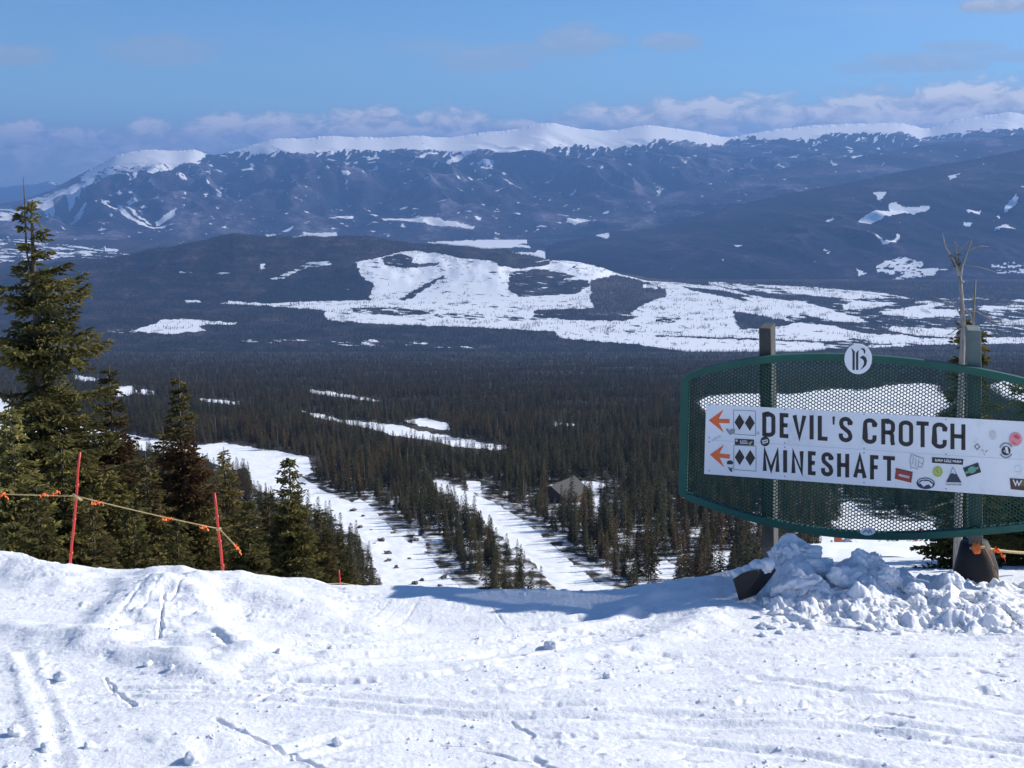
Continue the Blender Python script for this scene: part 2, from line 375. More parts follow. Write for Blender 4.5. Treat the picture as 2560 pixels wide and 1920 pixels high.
def snow_detail(X, Y):
    r = 0.024 * fbm(X / 1.6, Y / 1.6, 3, 11) + 0.009 * fbm(X / .5 + 3, Y / .5, 3, 21)
    rough = sstep(0.0, 0.5, fbm(X / 1.3 + 9, Y / .6, 4, 31, .6)) * .93 + .07
    u = X * .97 + Y * .24; v = -X * .24 + Y * .97
    r = r + 0.0075 * fbm(u / .9, v / .10, 3, 41) + 0.0050 * fbm(u / .35 + 5, v / .07, 2, 47)
    c1 = perlin(X / .075, Y / .075, 51) + .35 * perlin(X / .03, Y / .03, 52)
    r = r + rough * (0.024 * np.maximum(c1 - .35, 0) + 0.0035 * np.abs(perlin(X / .04, Y / .04, 53)))
    c2 = perlin(X / .13 + 4, Y / .13, 61) + .3 * perlin(X / .05, Y / .05, 62)
    r = r + 0.035 * np.maximum(c2 - .62, 0) * (.3 + rough)
    r = r - 0.022 * np.maximum(-(perlin(X / .12 + 8, Y / .07, 71)) - .62, 0) * (.4 + rough)
    r = r - .030 * np.maximum(-fbm(u / .16 + 3, v / .045, 3, 73, .6) - .22, 0) * (.35 + .65 * sstep(-.3, .3, fbm(X / .8, Y / .5, 2, 74))) + .0013 * perlin(X / .022, Y / .022, 75)
    for pts, h, wd in RIDGES:
        g = [gxy(*p) for p in pts]; n = 0.35 * wd * perlin(X / .17, Y / .17, 81)
        r = r + h * np.exp(-((plen(X, Y, g) + n) / wd) ** 2)
    for pts, h, wd in GROOVES:
        g = [gxy(*p) for p in pts]; wd = wd * .62; dd = plen(X, Y, g) + .4 * wd * perlin(X / .05, Y / .05, 83) + .012 * fbm(X / .2, Y / .2, 2, 84)
        r = r - .8 * h * (.5 + .5 * sstep(-.3, .2, fbm(X / .12, Y / .12, 2, 85))) * np.exp(-(dd / wd) ** 2) + .08 * h * np.exp(-((dd - 2.1 * wd) / (wd * .8)) ** 2)
    g = [gxy(*p) for p in LIP]; best = np.full(X.shape, 1e9); sd = np.zeros(X.shape); A = np.zeros(X.shape); jit = .035 * fbm(X / .25, Y / .25, 4, 87)
    for i, ((x0, y0), (x1, y1)) in enumerate(zip(g[:-1], g[1:])):
        dx, dy = x1 - x0, y1 - y0; L = dx * dx + dy * dy; t = np.clip(((X - x0) * dx + (Y - y0) * dy) / L, 0, 1)
        ds = np.hypot(X - x0 - t * dx, Y - y0 - t * dy); c = ((Y - y0) * dx - (X - x0) * dy) > 0
        m = ds < best; best = np.where(m, ds, best); sd = np.where(m, np.where(c, 1, -1) * ds, sd); A = np.where(m, LIPH[i] * (1 - t) + LIPH[i + 1] * t, A)
    sd = sd + jit
    r = r + A * sstep(-.01, .022, sd) * np.exp(-np.maximum(sd, 0) / .55) + .4 * A * np.exp(-((sd + .10) / .06) ** 2) * sstep(-.2, .4, fbm(X / .3, Y / .3, 2, 88))
    for pts, h in TRACKS:
        gg = [gxy(*p) for p in pts]; dd = plen(X, Y, gg) + .02 * fbm(X / .6, Y / .6, 2, 89); wob = .5 + .5 * sstep(-.2, .3, fbm(X / .35, Y / .35, 2, 90))
        h = h * 1.5; r = r - h * wob * np.exp(-(dd / .028) ** 2) + .35 * h * np.exp(-((dd - .06) / .022) ** 2)
    return r
LIP = [(640, 1700), (740, 1703), (900, 1700), (1050, 1688), (1200, 1664), (1330, 1640), (1450, 1612), (1580, 1578), (1700, 1540), (1790, 1508)]
LIPH = [0, 0, 0, 0, 0, 0, 0, 0, 0, 0]
TRACKS = [([(-40, 1760), (300, 1722), (700, 1735), (1200, 1770), (1800, 1762), (2620, 1700)], .010), ([(-40, 1790), (300, 1748), (700, 1758), (1200, 1795), (1800, 1790), (2620, 1722)], .010), ([(500, 1940), (900, 1830), (1500, 1780), (2100, 1800), (2650, 1860)], .009),
          ([(560, 1940), (950, 1850), (1500, 1800), (2100, 1825), (2650, 1890)], .008), ([(700, 1560), (1000, 1545), (1300, 1530), (1560, 1505)], .012), ([(640, 1600), (900, 1590), (1200, 1565), (1600, 1515)], .012), ([(560, 1650), (800, 1640), (1100, 1612), (1400, 1570)], .010),
          ([(1300, 1720), (1700, 1660), (2100, 1640), (2650, 1640)], .010), ([(1250, 1850), (1600, 1840), (2000, 1880), (2300, 1940)], .009), ([(1900, 1700), (2200, 1740), (2650, 1800)], .009), ([(60, 1640), (90, 1720), (130, 1800), (150, 1930)], .008), ([(1500, 1640), (1900, 1610), (2300, 1590), (2650, 1600)], .009)]
def cols(n, a=-120, b=2680, wide=9000):
    inner = np.linspace(a, b, n); outl = a - np.geomspace(30, wide, 30)[::-1]; outr = b + np.geomspace(30, wide, 30)
    return (np.concatenate([outl, inner, outr]) - 1280) / FL / cp
def fg_height(X, Y):
    q = X / Y; det = snow_detail(X, Y) * (1 - .5 * sstep(9, 14, Y))
    return ground(q, Y) + det
qc = cols(1150)
dr_ = np.concatenate([np.geomspace(.45, 3.4, 30)[:-1], 1 / np.linspace(1 / 3.4, 1 / 9.2, 620), np.linspace(9.25, 14.0, 70)])
Q, D = np.meshgrid(qc, dr_)
Z = fg_height(Q * D, D)
mesh = mesh_from("snow_ground", np.stack([Q * D, D, Z], -1).reshape(-1, 3), grid_faces(*Q.shape), M_SNOW, True)
tag(obj("snow_ground", mesh), kind="structure")
mesh = mesh_from("snow_underfoot", np.array([(-40, -30, -1.75), (40, -30, -1.75), (40, .6, -1.75), (-40, .6, -1.75)]), np.array([[0, 1, 2, 3]]), M_SNOW)
tag(obj("snow_ground", mesh), kind="structure")

# ---- ski slope below the crest: open runs traced on the ground
RUN1 = [(-60, 985), (30, 990), (35, 1050), (110, 1075), (230, 1065), (330, 1088), (420, 1103), (500, 1112), (560, 1105), (600, 1113), (660, 1122), (770, 1143), (782, 1180), (755, 1193), (800, 1225), (880, 1257), (900, 1248),
        (930, 1270), (980, 1325), (1030, 1362), (1070, 1385), (1102, 1425), (1130, 1450), (1180, 1500), (1180, 1560), (965, 1560), (962, 1475), (940, 1420), (925, 1380), (900, 1340), (860, 1320), (830, 1287), (790, 1272), (740, 1255),
        (700, 1245), (640, 1222), (615, 1168), (575, 1175), (520, 1150), (420, 1135), (330, 1122), (250, 1108), (180, 1098), (60, 1090), (-60, 1080)]
RUN2 = [(1078, 1200), (1112, 1202), (1125, 1215), (1180, 1233), (1230, 1255), (1290, 1290), (1340, 1328), (1385, 1365), (1430, 1408), (1480, 1448), (1540, 1500), (1600, 1560), (1500, 1560), (1430, 1500), (1400, 1482), (1370, 1452),
        (1330, 1402), (1292, 1365), (1275, 1372), (1258, 1342), (1230, 1327), (1190, 1272), (1152, 1262), (1130, 1237), (1095, 1228)]
CLEAR = [RUN1, RUN2,
    [(738, 1022), (800, 1036), (860, 1050), (950, 1058), (1000, 1062), (1050, 1078), (1120, 1090), (1200, 1105), (1292, 1119), (1230, 1124), (1150, 1118), (1080, 1102), (980, 1087), (930, 1072), (860, 1058), (790, 1043)],
    [(1010, 1050), (1060, 1045), (1122, 1059), (1124, 1074), (1060, 1068)],
    [(285, 968), (330, 963), (342, 980), (320, 990), (285, 992)], [(345, 974), (385, 976), (385, 986), (348, 984)], [(498, 995), (600, 1005), (600, 1012), (500, 1003)], [(185, 937), (245, 947), (240, 956), (190, 948)],
    [(775, 975), (860, 985), (955, 1001), (955, 1006), (860, 993), (775, 982)], [(1380, 1055), (1440, 1060), (1440, 1066), (1380, 1062)],
    [(1168, 1203), (1200, 1205), (1202, 1236), (1172, 1230)], [(1378, 1212), (1398, 1212), (1388, 1238), (1372, 1230)], [(1452, 1200), (1526, 1209), (1515, 1217), (1480, 1224), (1460, 1216)],
    [(1480, 1240), (1500, 1238), (1499, 1290), (1484, 1288)], [(1740, 1003), (1775, 990), (1850, 984), (1990, 984), (2090, 972), (2150, 975), (2230, 962), (2310, 958), (2350, 966), (2365, 990), (2380, 1010), (2330, 1050), (2200, 1048), (2000, 1042), (1760, 1030)], [(2470, 962), (2520, 950), (2580, 956), (2700, 948), (2700, 1010), (2560, 1005), (2500, 990)],
    [(2095, 1262), (2125, 1252), (2170, 1290), (2250, 1305), (2330, 1300), (2350, 1360), (2000, 1360), (2100, 1320)], [(1040, 1330), (1056, 1345), (1068, 1375), (1050, 1382), (1030, 1362)],
    [(1600, 1425), (1660, 1400), (1700, 1420), (1680, 1450)], [(1780, 1380), (1840, 1380), (1830, 1410), (1790, 1408)]]
def run_mask(px, py):
    m = np.zeros(px.shape, bool)
    for pl in CLEAR:
        a = np.array(pl); k = (px > a[:, 0].min()) & (px < a[:, 0].max()) & (py > a[:, 1].min()) & (py < a[:, 1].max())
        if k.any(): m[k] |= inpoly(px[k], py[k], pl)
    return m
qc = cols(950)
dr_ = np.concatenate([np.geomspace(13.9, 260, 130)[:-1], 1 / np.interp(np.linspace(0, 1, 520), [0, .5, 1], [1 / 260., 1 / 700., 1 / 4490.])])
Q, D = np.meshgrid(qc, dr_); Z = ground(Q, D); X = Q * D
near = (1 - sstep(26, 60, D))
Z = Z + near * (.10 * fbm(X / 3, D / 3, 4, 91) + .025 * np.maximum(perlin(X / .35, D / .35, 93), 0))
Z = np.where(D < 14.0, Z - .06, Z)
px, py = proj(X, D, Z)
wx = px + 5 * fbm(px / 22, py / 12, 3, 101); wy = py + 3 * fbm(px / 22 + 9, py / 12, 3, 103)
rm = run_mask(wx, wy) | (D < 45)
Z = Z + rm * (D > 60) * .35 * fbm(X / 9, D / 9, 4, 95)
floor = .46 - .30 * sstep(350, 750, D)
mesh = mesh_from("ski_slope", np.stack([X, D, Z], -1).reshape(-1, 3), grid_faces(*Q.shape),
                 land_mat("woodland_floor", (.035, .04, .03), (.06, .05, .042), (.10, .09, .08), .25, 1.0, .3), True,
                 {'snow': np.where(rm, 1.0, floor + .35 * fbm(X / 5, D / 9, 4, 97) * (D < 900)), 'tone': .5 + .4 * fbm(X / 60, D / 60, 3, 7)})
tag(obj("ski_slope", mesh), kind="structure")

# ---- valley with its wooded hill and snowfields
def paintmask(px, py, base, layers, sx, sy, seed, warp=(8, 3.2)):
    wx = px + warp[0] * fbm(px / 24, py / 8, 5, seed, .62); wy = py + warp[1] * fbm(px / 20 + 5, py / 8, 5, seed + 3, .62)
    den = base * np.ones(px.shape)
    for pl, dn in layers:
        a = np.array(pl); k = (wx > a[:, 0].min()) & (wx < a[:, 0].max()) & (wy > a[:, 1].min()) & (wy < a[:, 1].max())
        if not k.any(): continue
        i = np.zeros(px.shape, bool); i[k] = inpoly(wx[k], wy[k], pl); den[i] = dn
    n = .5 + .5 * fbm(px / sx, (py - .07 * px) / sy, 5, seed + 7, .62) * 1.3
    return np.clip(.5 + (den - n) * 3.2, 0, 1) * (den > .001)
VALLEY = [
    ([(890, 655), (955, 642), (1000, 630), (1035, 625), (1062, 630), (1100, 634), (1150, 645), (1240, 652), (1330, 655), (1400, 645), (1450, 655), (1500, 668), (1560, 686), (1640, 700), (1740, 712), (1900, 720), (2000, 740), (2000, 790),
      (2110, 822), (2240, 850), (2292, 866), (2200, 874), (2100, 868), (1930, 892), (1850, 899), (1780, 888), (1640, 868), (1600, 862), (1480, 852), (1400, 845), (1385, 828), (1170, 817), (1000, 812), (860, 805), (815, 797), (810, 775),
      (640, 760), (760, 754), (930, 750), (925, 738), (935, 712), (905, 692)], .84),
    ([(540, 758), (640, 757), (812, 768), (812, 775), (640, 763)], .8),
    ([(875, 770), (1000, 768), (1060, 778), (1080, 785), (1000, 790), (890, 782)], .35), ([(1080, 780), (1180, 785), (1350, 797), (1340, 803), (1180, 800), (1090, 792)], .55),
    ([(955, 645), (1000, 634), (1035, 645), (1030, 658), (1060, 660), (1100, 655), (1090, 664), (1010, 670), (965, 664)], .25),
    ([(1000, 748), (1060, 712), (1100, 693), (1112, 690), (1080, 712), (1030, 745), (1010, 752)], .2),
    ([(1235, 652), (1330, 655), (1380, 652), (1370, 662), (1300, 672), (1250, 665)], .15), ([(1275, 680), (1350, 672), (1400, 682), (1440, 690), (1400, 700), (1470, 700), (1480, 712), (1440, 735), (1300, 742), (1270, 725)], .28),
    ([(1480, 700), (1540, 688), (1600, 700), (1630, 712), (1665, 725), (1660, 760), (1620, 784), (1560, 786), (1490, 775), (1475, 745)], .03),
    ([(1610, 710), (1650, 716), (1640, 722), (1605, 718)], .9),
    ([(1600, 765), (1650, 745), (1700, 742), (1800, 745), (1840, 770), (1800, 800), (1640, 805), (1560, 800)], .86),
    ([(1340, 775), (1480, 770), (1560, 788), (1600, 792), (1560, 802), (1420, 800), (1330, 792)], .22),
    ([(1340, 750), (1440, 738), (1460, 742), (1430, 755), (1330, 770), (1260, 765)], .85),
    ([(1700, 716), (1800, 725), (1880, 742), (1900, 760), (1830, 745), (1740, 728)], .06),
    ([(1765, 703), (1840, 708), (1990, 716), (2200, 730), (2270, 745), (2100, 745), (1990, 735), (1880, 722), (1780, 712)], .62),
    ([(1800, 718), (1990, 738), (2150, 745), (2150, 770), (2050, 770), (1980, 756), (1880, 738)], .25),
    ([(1830, 776), (1900, 788), (1990, 806), (1960, 815), (1850, 824)], .12), ([(1960, 792), (2100, 800), (2160, 812), (2100, 816), (1990, 806)], .3),
    ([(2080, 745), (2250, 745), (2700, 742), (2700, 838), (2560, 836), (2300, 838), (2150, 820), (2080, 790)], .36),
    ([(2200, 779), (2280, 770), (2400, 775), (2400, 790), (2300, 795), (2210, 786)], .97), ([(2255, 770), (2340, 756), (2365, 760), (2330, 770), (2260, 776)], .95), ([(2230, 815), (2400, 825), (2390, 845), (2290, 838), (2220, 825)], .95),
    ([(2105, 762), (2140, 752), (2245, 758), (2180, 772), (2110, 775)], .97), ([(1940, 720), (1990, 722), (2130, 735), (2210, 745), (2130, 748), (2000, 735)], .9), ([(1850, 742), (2000, 752), (2050, 765), (2150, 795), (2170, 805), (2100, 805), (2000, 785), (1900, 765)], .93),
    ([(2440, 765), (2700, 760), (2700, 772), (2450, 775)], .7), ([(2480, 800), (2700, 795), (2700, 808), (2500, 812)], .7),
    ([(2150, 835), (2260, 836), (2300, 846), (2700, 840), (2700, 856), (2300, 862), (2230, 852)], .8),
    ([(2290, 864), (2700, 856), (2700, 905), (1900, 905), (2100, 872)], .0),
    ([(1640, 838), (1880, 846), (2230, 860), (2230, 863), (1880, 850), (1640, 841)], .1),
    ([(2060, 856), (2130, 846), (2180, 850), (2170, 872), (2060, 872)], .4), ([(1640, 785), (1700, 790), (1700, 806), (1640, 806)], .5),
    ([(330, 828), (395, 806), (400, 800), (470, 797), (592, 807), (590, 812), (520, 811), (495, 816), (515, 826), (500, 829), (470, 830), (430, 835), (390, 833)], .98),
    ([(270, 827), (330, 822), (345, 830), (280, 832)], .5), ([(440, 790), (600, 792), (600, 800), (440, 797)], .12),
    ([(675, 697), (740, 672), (770, 655), (825, 652), (830, 662), (770, 668), (720, 690), (690, 700)], .62),
    ([(450, 677), (575, 680), (575, 686), (450, 683)], .42), ([(650, 660), (664, 660), (664, 672), (650, 672)], .8), ([(465, 750), (500, 750), (500, 757), (465, 757)], .8), ([(570, 752), (620, 755), (620, 762), (570, 760)], .8),
    ([(560, 600), (640, 595), (700, 605), (640, 620), (560, 615)], .16), ([(600, 845), (1000, 850), (1200, 870), (1000, 868), (700, 858), (600, 855)], .33), ([(120, 800), (160, 800), (160, 815), (120, 815)], .7)]
FARV = [([(-300, 600), (60, 596), (150, 610), (230, 615), (300, 625), (280, 645), (200, 640), (100, 652), (-300, 665)], .45),
        ([(1060, 606), (1200, 600), (1340, 592), (1425, 589), (1400, 602), (1312, 612), (1350, 624), (1400, 640), (1400, 650), (1290, 645), (1240, 630), (1130, 618)], 1.0),
        ([(1255, 620), (1300, 618), (1352, 623), (1335, 631), (1262, 629)], .0), ([(1310, 608), (1370, 606), (1350, 612), (1300, 612)], .0),
        ([(200, 640), (420, 632), (560, 640), (560, 660), (200, 660)], .3)]
qc = cols(1250)
srow = np.concatenate([np.linspace(-650 / 4450., -650 / 6150., 150), ])
dr_ = np.concatenate([-650 / srow, np.linspace(6160, 7400, 230), np.linspace(7420, 8250, 18), -650 / np.linspace(-650 / 8300., -650 / 16500., 90), np.linspace(17000, 31000, 12)])
Q, D = np.meshgrid(qc, dr_); Z = ground(Q, D); X = Q * D
rel = sstep(6300, 6900, D) * (1 - sstep(7200, 7400, D)) * np.clip(hill_h(Q) / 200, 0, 1)
Z = Z + rel * 38 * fbm(X / 420, D / 900, 4, 111) + 1.5 * sstep(6200, 7300, D) * (1 - sstep(7900, 8200, D)) * fbm(X / 25, D / 25, 2, 113)
Z = np.where(D < 4500, Z - 4, Z)
px, py = proj(X, D, Z)
sn = np.where(D < 7420, paintmask(px, py, 0.02, VALLEY, 60, 5.5, 121), paintmask(px, py, 0.12, FARV, 60, 3, 131))
sn = np.where((D < 7420) & (px > 890) & (px < 2000), sn * (1 - .85 * sstep(.40, .52, fbm((px + 1.5 * py) / 24, (py - .2 * px) / 5, 4, 137, .6)) * sstep(-.1, .3, fbm(px / 130, py / 40, 2, 139))), sn)
sn = sn * (1 - .46 * sstep(-.05, .55, fbm(px / 60, (py + .1 * px) / 14, 5, 145, .6)) * (D < 7420))
tone = .35 + .85 * fbm(px / 90, py / 16, 5, 141, .6)
tone = np.where(inpoly(px, py, [(1475, 690), (1680, 690), (1680, 790), (1475, 790)]), .75, tone)
tone = np.where(inpoly(px, py, [(690, 700), (900, 680), (925, 750), (640, 755)]), .05, tone)
mesh = mesh_from("valley_ground", np.stack([X, D, Z], -1).reshape(-1, 3), grid_faces(*Q.shape),
                 land_mat("valley_woods", (.014, .018, .014), (.050, .038, .034), (.10, .075, .065), .035, 9.0, .8), True, {'snow': sn, 'tone': tone})
tag(obj("valley_ground", mesh), kind="structure")

# ---- mountains
def mountain(name, ridge, d0, d1, base_z, back, rows, ncol, amp, lam, mat, masks, seed, tl=None, tlfr=8, a=-150, b=2700, base=0.0, tonef=None, pw=.9, sx=60, sy=14, notch=(0, 0), zbase=None):
    pxs = np.concatenate([np.linspace(a - 900, a, 30)[:-1], np.linspace(a, b, ncol), np.linspace(b, b + 900, 30)[1:]])
    ry = tabf(ridge, pxs); nt = notch[0] * fbm(pxs / 28, pxs * 0 + seed, 4, seed) + notch[1] * fbm(pxs / 6, pxs * 0 + seed, 2, seed + 1)
    qr, srr = qs(pxs, ry); zr = np.maximum(srr * d1, base_z - 30); kk = np.exp(-np.linspace(-1, 1, 31) ** 2 * 3); zr = np.convolve(np.pad(zr, 15, mode='edge'), kk / kk.sum(), 'valid') if ncol > 1000 else zr
    t = np.concatenate([np.linspace(0, 1, rows), 1 + np.linspace(.03, 1, 14) * back])
    T, Q = np.meshgrid(t, qr, indexing='ij'); ZR = np.broadcast_to(zr, T.shape)
    D = d0 + (d1 - d0) * T; X = Q * D
    f = np.where(T <= 1, np.clip(T, 0, 1) ** pw, 1 - (T - 1) * 1.1)
    Z = base_z + (ZR - base_z) * f - nt[None, :] * d1 / FL * np.exp(-((1 - T) / .035) ** 2)
    px, py = proj(X, D, Z)
    env = np.clip(T * 3, 0, 1) * np.clip((1 - T) * 1.8, 0, 1) ** 1.4
    r1 = 1 - np.abs(fbm(X / lam + .35 * D / lam, D / (lam * 2.6), 4, seed + 5)) * 2.2
    r2 = fbm(X / (lam * .35), D / (lam * .6), 4, seed + 15)
    rel_ = r1 - .45 + .25 * r2; rel_ = np.where(T > .72, np.minimum(rel_, .25 * (1 - T) / .28), rel_)
    Z = Z + env * amp * rel_ * (.35 + .65 * np.clip((1 - T) * 2.6, 0, 1)) * np.clip((ZR - base_z) / 500, 0, 1)
    sn = paintmask(px, py, base, masks, sx, sy, seed + 20)
    if tl is not None:
        tly = tabf(tl, px) + tlfr * fbm(px / 34, py / 60, 4, seed + 30) + tlfr * .35 * fbm(px / 9, py / 9, 2, seed + 33)
        sn = np.maximum(sn, np.clip(.5 + 3.2 * (.62 * np.exp(-np.maximum(py - tly, 0) / 16) - (.5 + .65 * fbm(px / 22, (py + .5 * px) / 9, 5, seed + 50, .62))), 0, 1) * (py < tly + 60))
        sn = np.maximum(sn, np.clip((tly + 5 - py) / 2.5 + .5, 0, 1) * (1 - .62 * sstep(.42, .6, fbm(px / 14, py / 5, 4, seed + 60, .6))))
    tone = .30 + .55 * fbm(px / 95, py / 34, 5, seed + 40, .6) + .10 + .75 * (r1 - .55)  # crests paler like aspen, gullies darker; relief light and shade put in here
    if tonef is not None: tone = tonef(px, py, tone)
    me = mesh_from(name, np.stack([X, D, Z], -1).reshape(-1, 3), grid_faces(*Q.shape), mat, True, {'snow': sn, 'tone': tone})
    return tag(obj(name, me), kind="structure")
M_MT = land_mat("mountain_woods_haze", (.004, .010, .020), (.046, .042, .064), (.18, .16, .19), .012, 35, .9, (.95, .94, .93))  # blue of distant haze is painted into the base colours
M_MT2 = land_mat("mountain_woods_near_haze", (.003, .007, .015), (.018, .017, .028), (.06, .05, .07), .02, 25, .9)  # nearer woods, haze blue mixed into the colours as well
MT_NEAR = [(1250, 720), (1330, 660), (1350, 640), (1372, 622), (1400, 608), (1450, 596), (1500, 585), (1560, 577), (1640, 570), (1700, 552), (1750, 535), (1850, 510), (2000, 478), (2100, 462), (2200, 440), (2300, 420), (2450, 395), (2560, 372), (2700, 350)]
NEARM = [([(2180, 481), (2217, 479), (2202, 503)], .95), ([(2133, 560), (2150, 546), (2180, 538), (2225, 528), (2217, 507), (2240, 503), (2262, 511), (2325, 508), (2322, 516), (2262, 524), (2220, 545), (2170, 556)], .93),
         ([(2050, 556), (2085, 548), (2086, 553), (2052, 560)], .9), ([(2168, 583), (2190, 592), (2212, 610), (2232, 600), (2252, 582), (2247, 598), (2220, 618), (2200, 610)], .72),
         ([(2140, 672), (2165, 684), (2150, 690)], .8), ([(2190, 668), (2215, 655), (2260, 645), (2312, 662), (2300, 670), (2375, 675), (2330, 688), (2220, 706), (2250, 690), (2190, 680)], .62),
         ([(2470, 662), (2510, 655), (2560, 660), (2700, 670), (2700, 685), (2500, 685)], .45), ([(2510, 505), (2540, 488), (2548, 500), (2515, 515)], .95), ([(2420, 511), (2455, 509), (2453, 522), (2420, 520)], .95),
         ([(2484, 558), (2515, 543), (2540, 551), (2500, 558)], .95), ([(2415, 535), (2430, 533), (2425, 542), (2412, 542)], .9), ([(2495, 515), (2503, 518), (2500, 530), (2490, 522)], .8), ([(1835, 606), (1855, 607), (1845, 612)], .8),
         ([(1495, 581), (1515, 580), (1525, 591), (1512, 598), (1492, 588)], .9), ([(2055, 622), (2080, 630), (2070, 636)], .7), ([(2370, 440), (2400, 432), (2400, 442), (2375, 450)], .6), ([(2550, 460), (2700, 450), (2700, 470), (2550, 468)], .6)]
mountain("forested_mountain", MT_NEAR, 7600, 10300, -651, .35, 170, 720, 65, 750, M_MT2, NEARM, 200, a=1240, base=.06, pw=.85, sx=26, sy=5, notch=(1.5, 1.2))
MT_MID = [(1150, 640), (1250, 600), (1330, 572), (1420, 545), (1500, 522), (1600, 500), (1700, 478), (1800, 455), (1900, 432), (2000, 412), (2100, 396), (2250, 372), (2400, 352), (2560, 335), (2700, 320)]
MIDM = [([(1920, 520), (1980, 512), (1975, 524), (1925, 528)], .55), ([(2070, 380), (2090, 385), (2080, 400), (2095, 412), (2085, 416), (2070, 400)], .6), ([(2120, 390), (2200, 365), (2230, 362), (2200, 378), (2130, 396)], .55)]
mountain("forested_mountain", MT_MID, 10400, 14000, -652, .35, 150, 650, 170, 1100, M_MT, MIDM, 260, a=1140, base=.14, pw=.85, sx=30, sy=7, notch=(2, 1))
SKYL = [(-700, 560), (0, 512), (60, 498), (110, 482), (150, 463), (200, 436), (260, 405), (290, 388), (340, 377), (370, 374), (400, 373), (430, 379), (450, 377), (480, 371), (505, 380), (515, 388), (545, 388), (570, 381), (600, 372), (640, 360), (680, 347), (720, 345), (760, 347), (830, 338), (870, 343), (900, 341), (960, 345), (1000, 341),
        (1060, 338), (1100, 345), (1150, 341), (1200, 331), (1280, 325), (1330, 313), (1370, 305), (1400, 311), (1450, 322), (1520, 327), (1560, 322), (1620, 311), (1680, 320), (1750, 330), (1800, 341), (1830, 344), (1880, 333), (1950, 322), (2050, 312), (2150, 309), (2250, 306), (2290, 316), (2320, 324), (2350, 312), (2380, 302), (2440, 291), (2500, 284), (2530, 277), (2560, 288), (2700, 280)]
TREEL = [(-700, 400), (0, 400), (190, 400), (240, 425), (300, 405), (340, 410), (380, 400), (430, 425), (470, 412), (508, 392), (520, 380), (590, 372), (620, 374), (700, 372), (760, 386), (830, 370), (900, 372), (960, 372), (1000, 366), (1060, 375), (1130, 372), (1170, 378), (1200, 370), (1250, 384), (1290, 382), (1330, 368), (1400, 356), (1450, 354), (1500, 362), (1540, 360), (1600, 350), (1650, 344),
         (1700, 346), (1760, 352), (1800, 360), (1822, 342), (1870, 338), (1890, 344), (1950, 338), (2030, 344), (2060, 328), (2100, 322), (2180, 326), (2250, 330), (2300, 342), (2330, 338), (2370, 330), (2420, 322), (2500, 318), (2560, 310), (2700, 300)]
FARM = [([(60, 520), (70, 500), (130, 482), (190, 462), (215, 455), (205, 480), (160, 508), (110, 522)], .62), ([(160, 506), (200, 490), (248, 470), (252, 484), (210, 500), (170, 512)], .66), ([(-200, 520), (0, 524), (85, 522), (135, 520), (140, 528), (60, 536), (40, 556), (-200, 566)], .6),
        ([(250, 412), (330, 400), (480, 395), (510, 392), (470, 420), (400, 440), (330, 460), (280, 470), (230, 460), (200, 450), (220, 425)], .56), ([(170, 520), (215, 505), (212, 518), (175, 528)], .6), ([(335, 462), (350, 460), (345, 468), (334, 468)], .9),
        ([(245, 500), (300, 488), (350, 492), (350, 508), (300, 522), (260, 512)], .45), ([(297, 524), (305, 522), (388, 562), (386, 568), (340, 552)], .9), ([(314, 520), (322, 520), (380, 545), (378, 550)], .75), ([(388, 542), (410, 536), (442, 531), (436, 542), (402, 550), (390, 550)], .9), ([(390, 556), (416, 558), (412, 566), (392, 563)], .9),
        ([(405, 500), (440, 482), (500, 484), (540, 500), (540, 515), (480, 520), (420, 512)], .25), ([(512, 488), (530, 490), (563, 510), (550, 512)], .7), ([(952, 541), (970, 537), (1080, 553), (1190, 572), (1184, 578), (1060, 564), (965, 548)], .97), ([(825, 541), (862, 536), (885, 532), (880, 540), (840, 547)], .75),
        ([(708, 598), (762, 586), (842, 582), (842, 590), (760, 598)], .8), ([(665, 588), (720, 571), (738, 568), (722, 578), (672, 592)], .6), ([(238, 605), (270, 600), (300, 594), (297, 600), (262, 609)], .85), ([(257, 587), (288, 586), (288, 591), (257, 592)], .9), ([(288, 576), (322, 577), (322, 582), (290, 581)], .7),
        ([(1420, 555), (1450, 549), (1475, 558), (1440, 566), (1422, 562)], .75), ([(1028, 398), (1085, 380), (1096, 382), (1042, 402)], .7), ([(1108, 396), (1162, 379), (1168, 386), (1122, 400)], .6), ([(1188, 400), (1238, 401), (1232, 413), (1196, 410)], .6), ([(1170, 420), (1230, 418), (1220, 428), (1175, 428)], .45),
        ([(600, 425), (632, 420), (630, 435), (605, 434)], .6), ([(440, 440), (520, 435), (560, 450), (540, 470), (470, 460)], .3), ([(850, 400), (930, 385), (960, 395), (900, 410)], .35), ([(600, 470), (660, 465), (640, 490), (600, 490)], .22), ([(1500, 590), (1530, 592), (1530, 600), (1500, 600)], .8),
        ([(1185, 548), (1205, 548), (1200, 556), (1185, 556)], .7), ([(1350, 565), (1420, 575), (1460, 580), (1420, 584), (1340, 576)], .3), ([(60, 570), (380, 575), (560, 600), (300, 640), (0, 640)], .16)]
def tone_far(px, py, t): return t + .25 * sstep(470, 560, py) * (1 - sstep(600, 1100, px))
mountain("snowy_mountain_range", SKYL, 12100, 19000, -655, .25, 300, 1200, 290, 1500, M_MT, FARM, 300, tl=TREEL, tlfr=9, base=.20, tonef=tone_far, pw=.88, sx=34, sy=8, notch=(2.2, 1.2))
MT_DIST = [(-700, 470), (-100, 470), (0, 468), (60, 462), (90, 461), (125, 452), (140, 458), (170, 468), (300, 474), (500, 500), (3000, 520)]
mountain("distant_mountains", MT_DIST, 30000, 38000, -700, .2, 40, 300, 100, 3000, M_MT, [([(115, 462), (125, 450), (142, 462)], .6)], 360, a=-300, b=1000, base=.15)

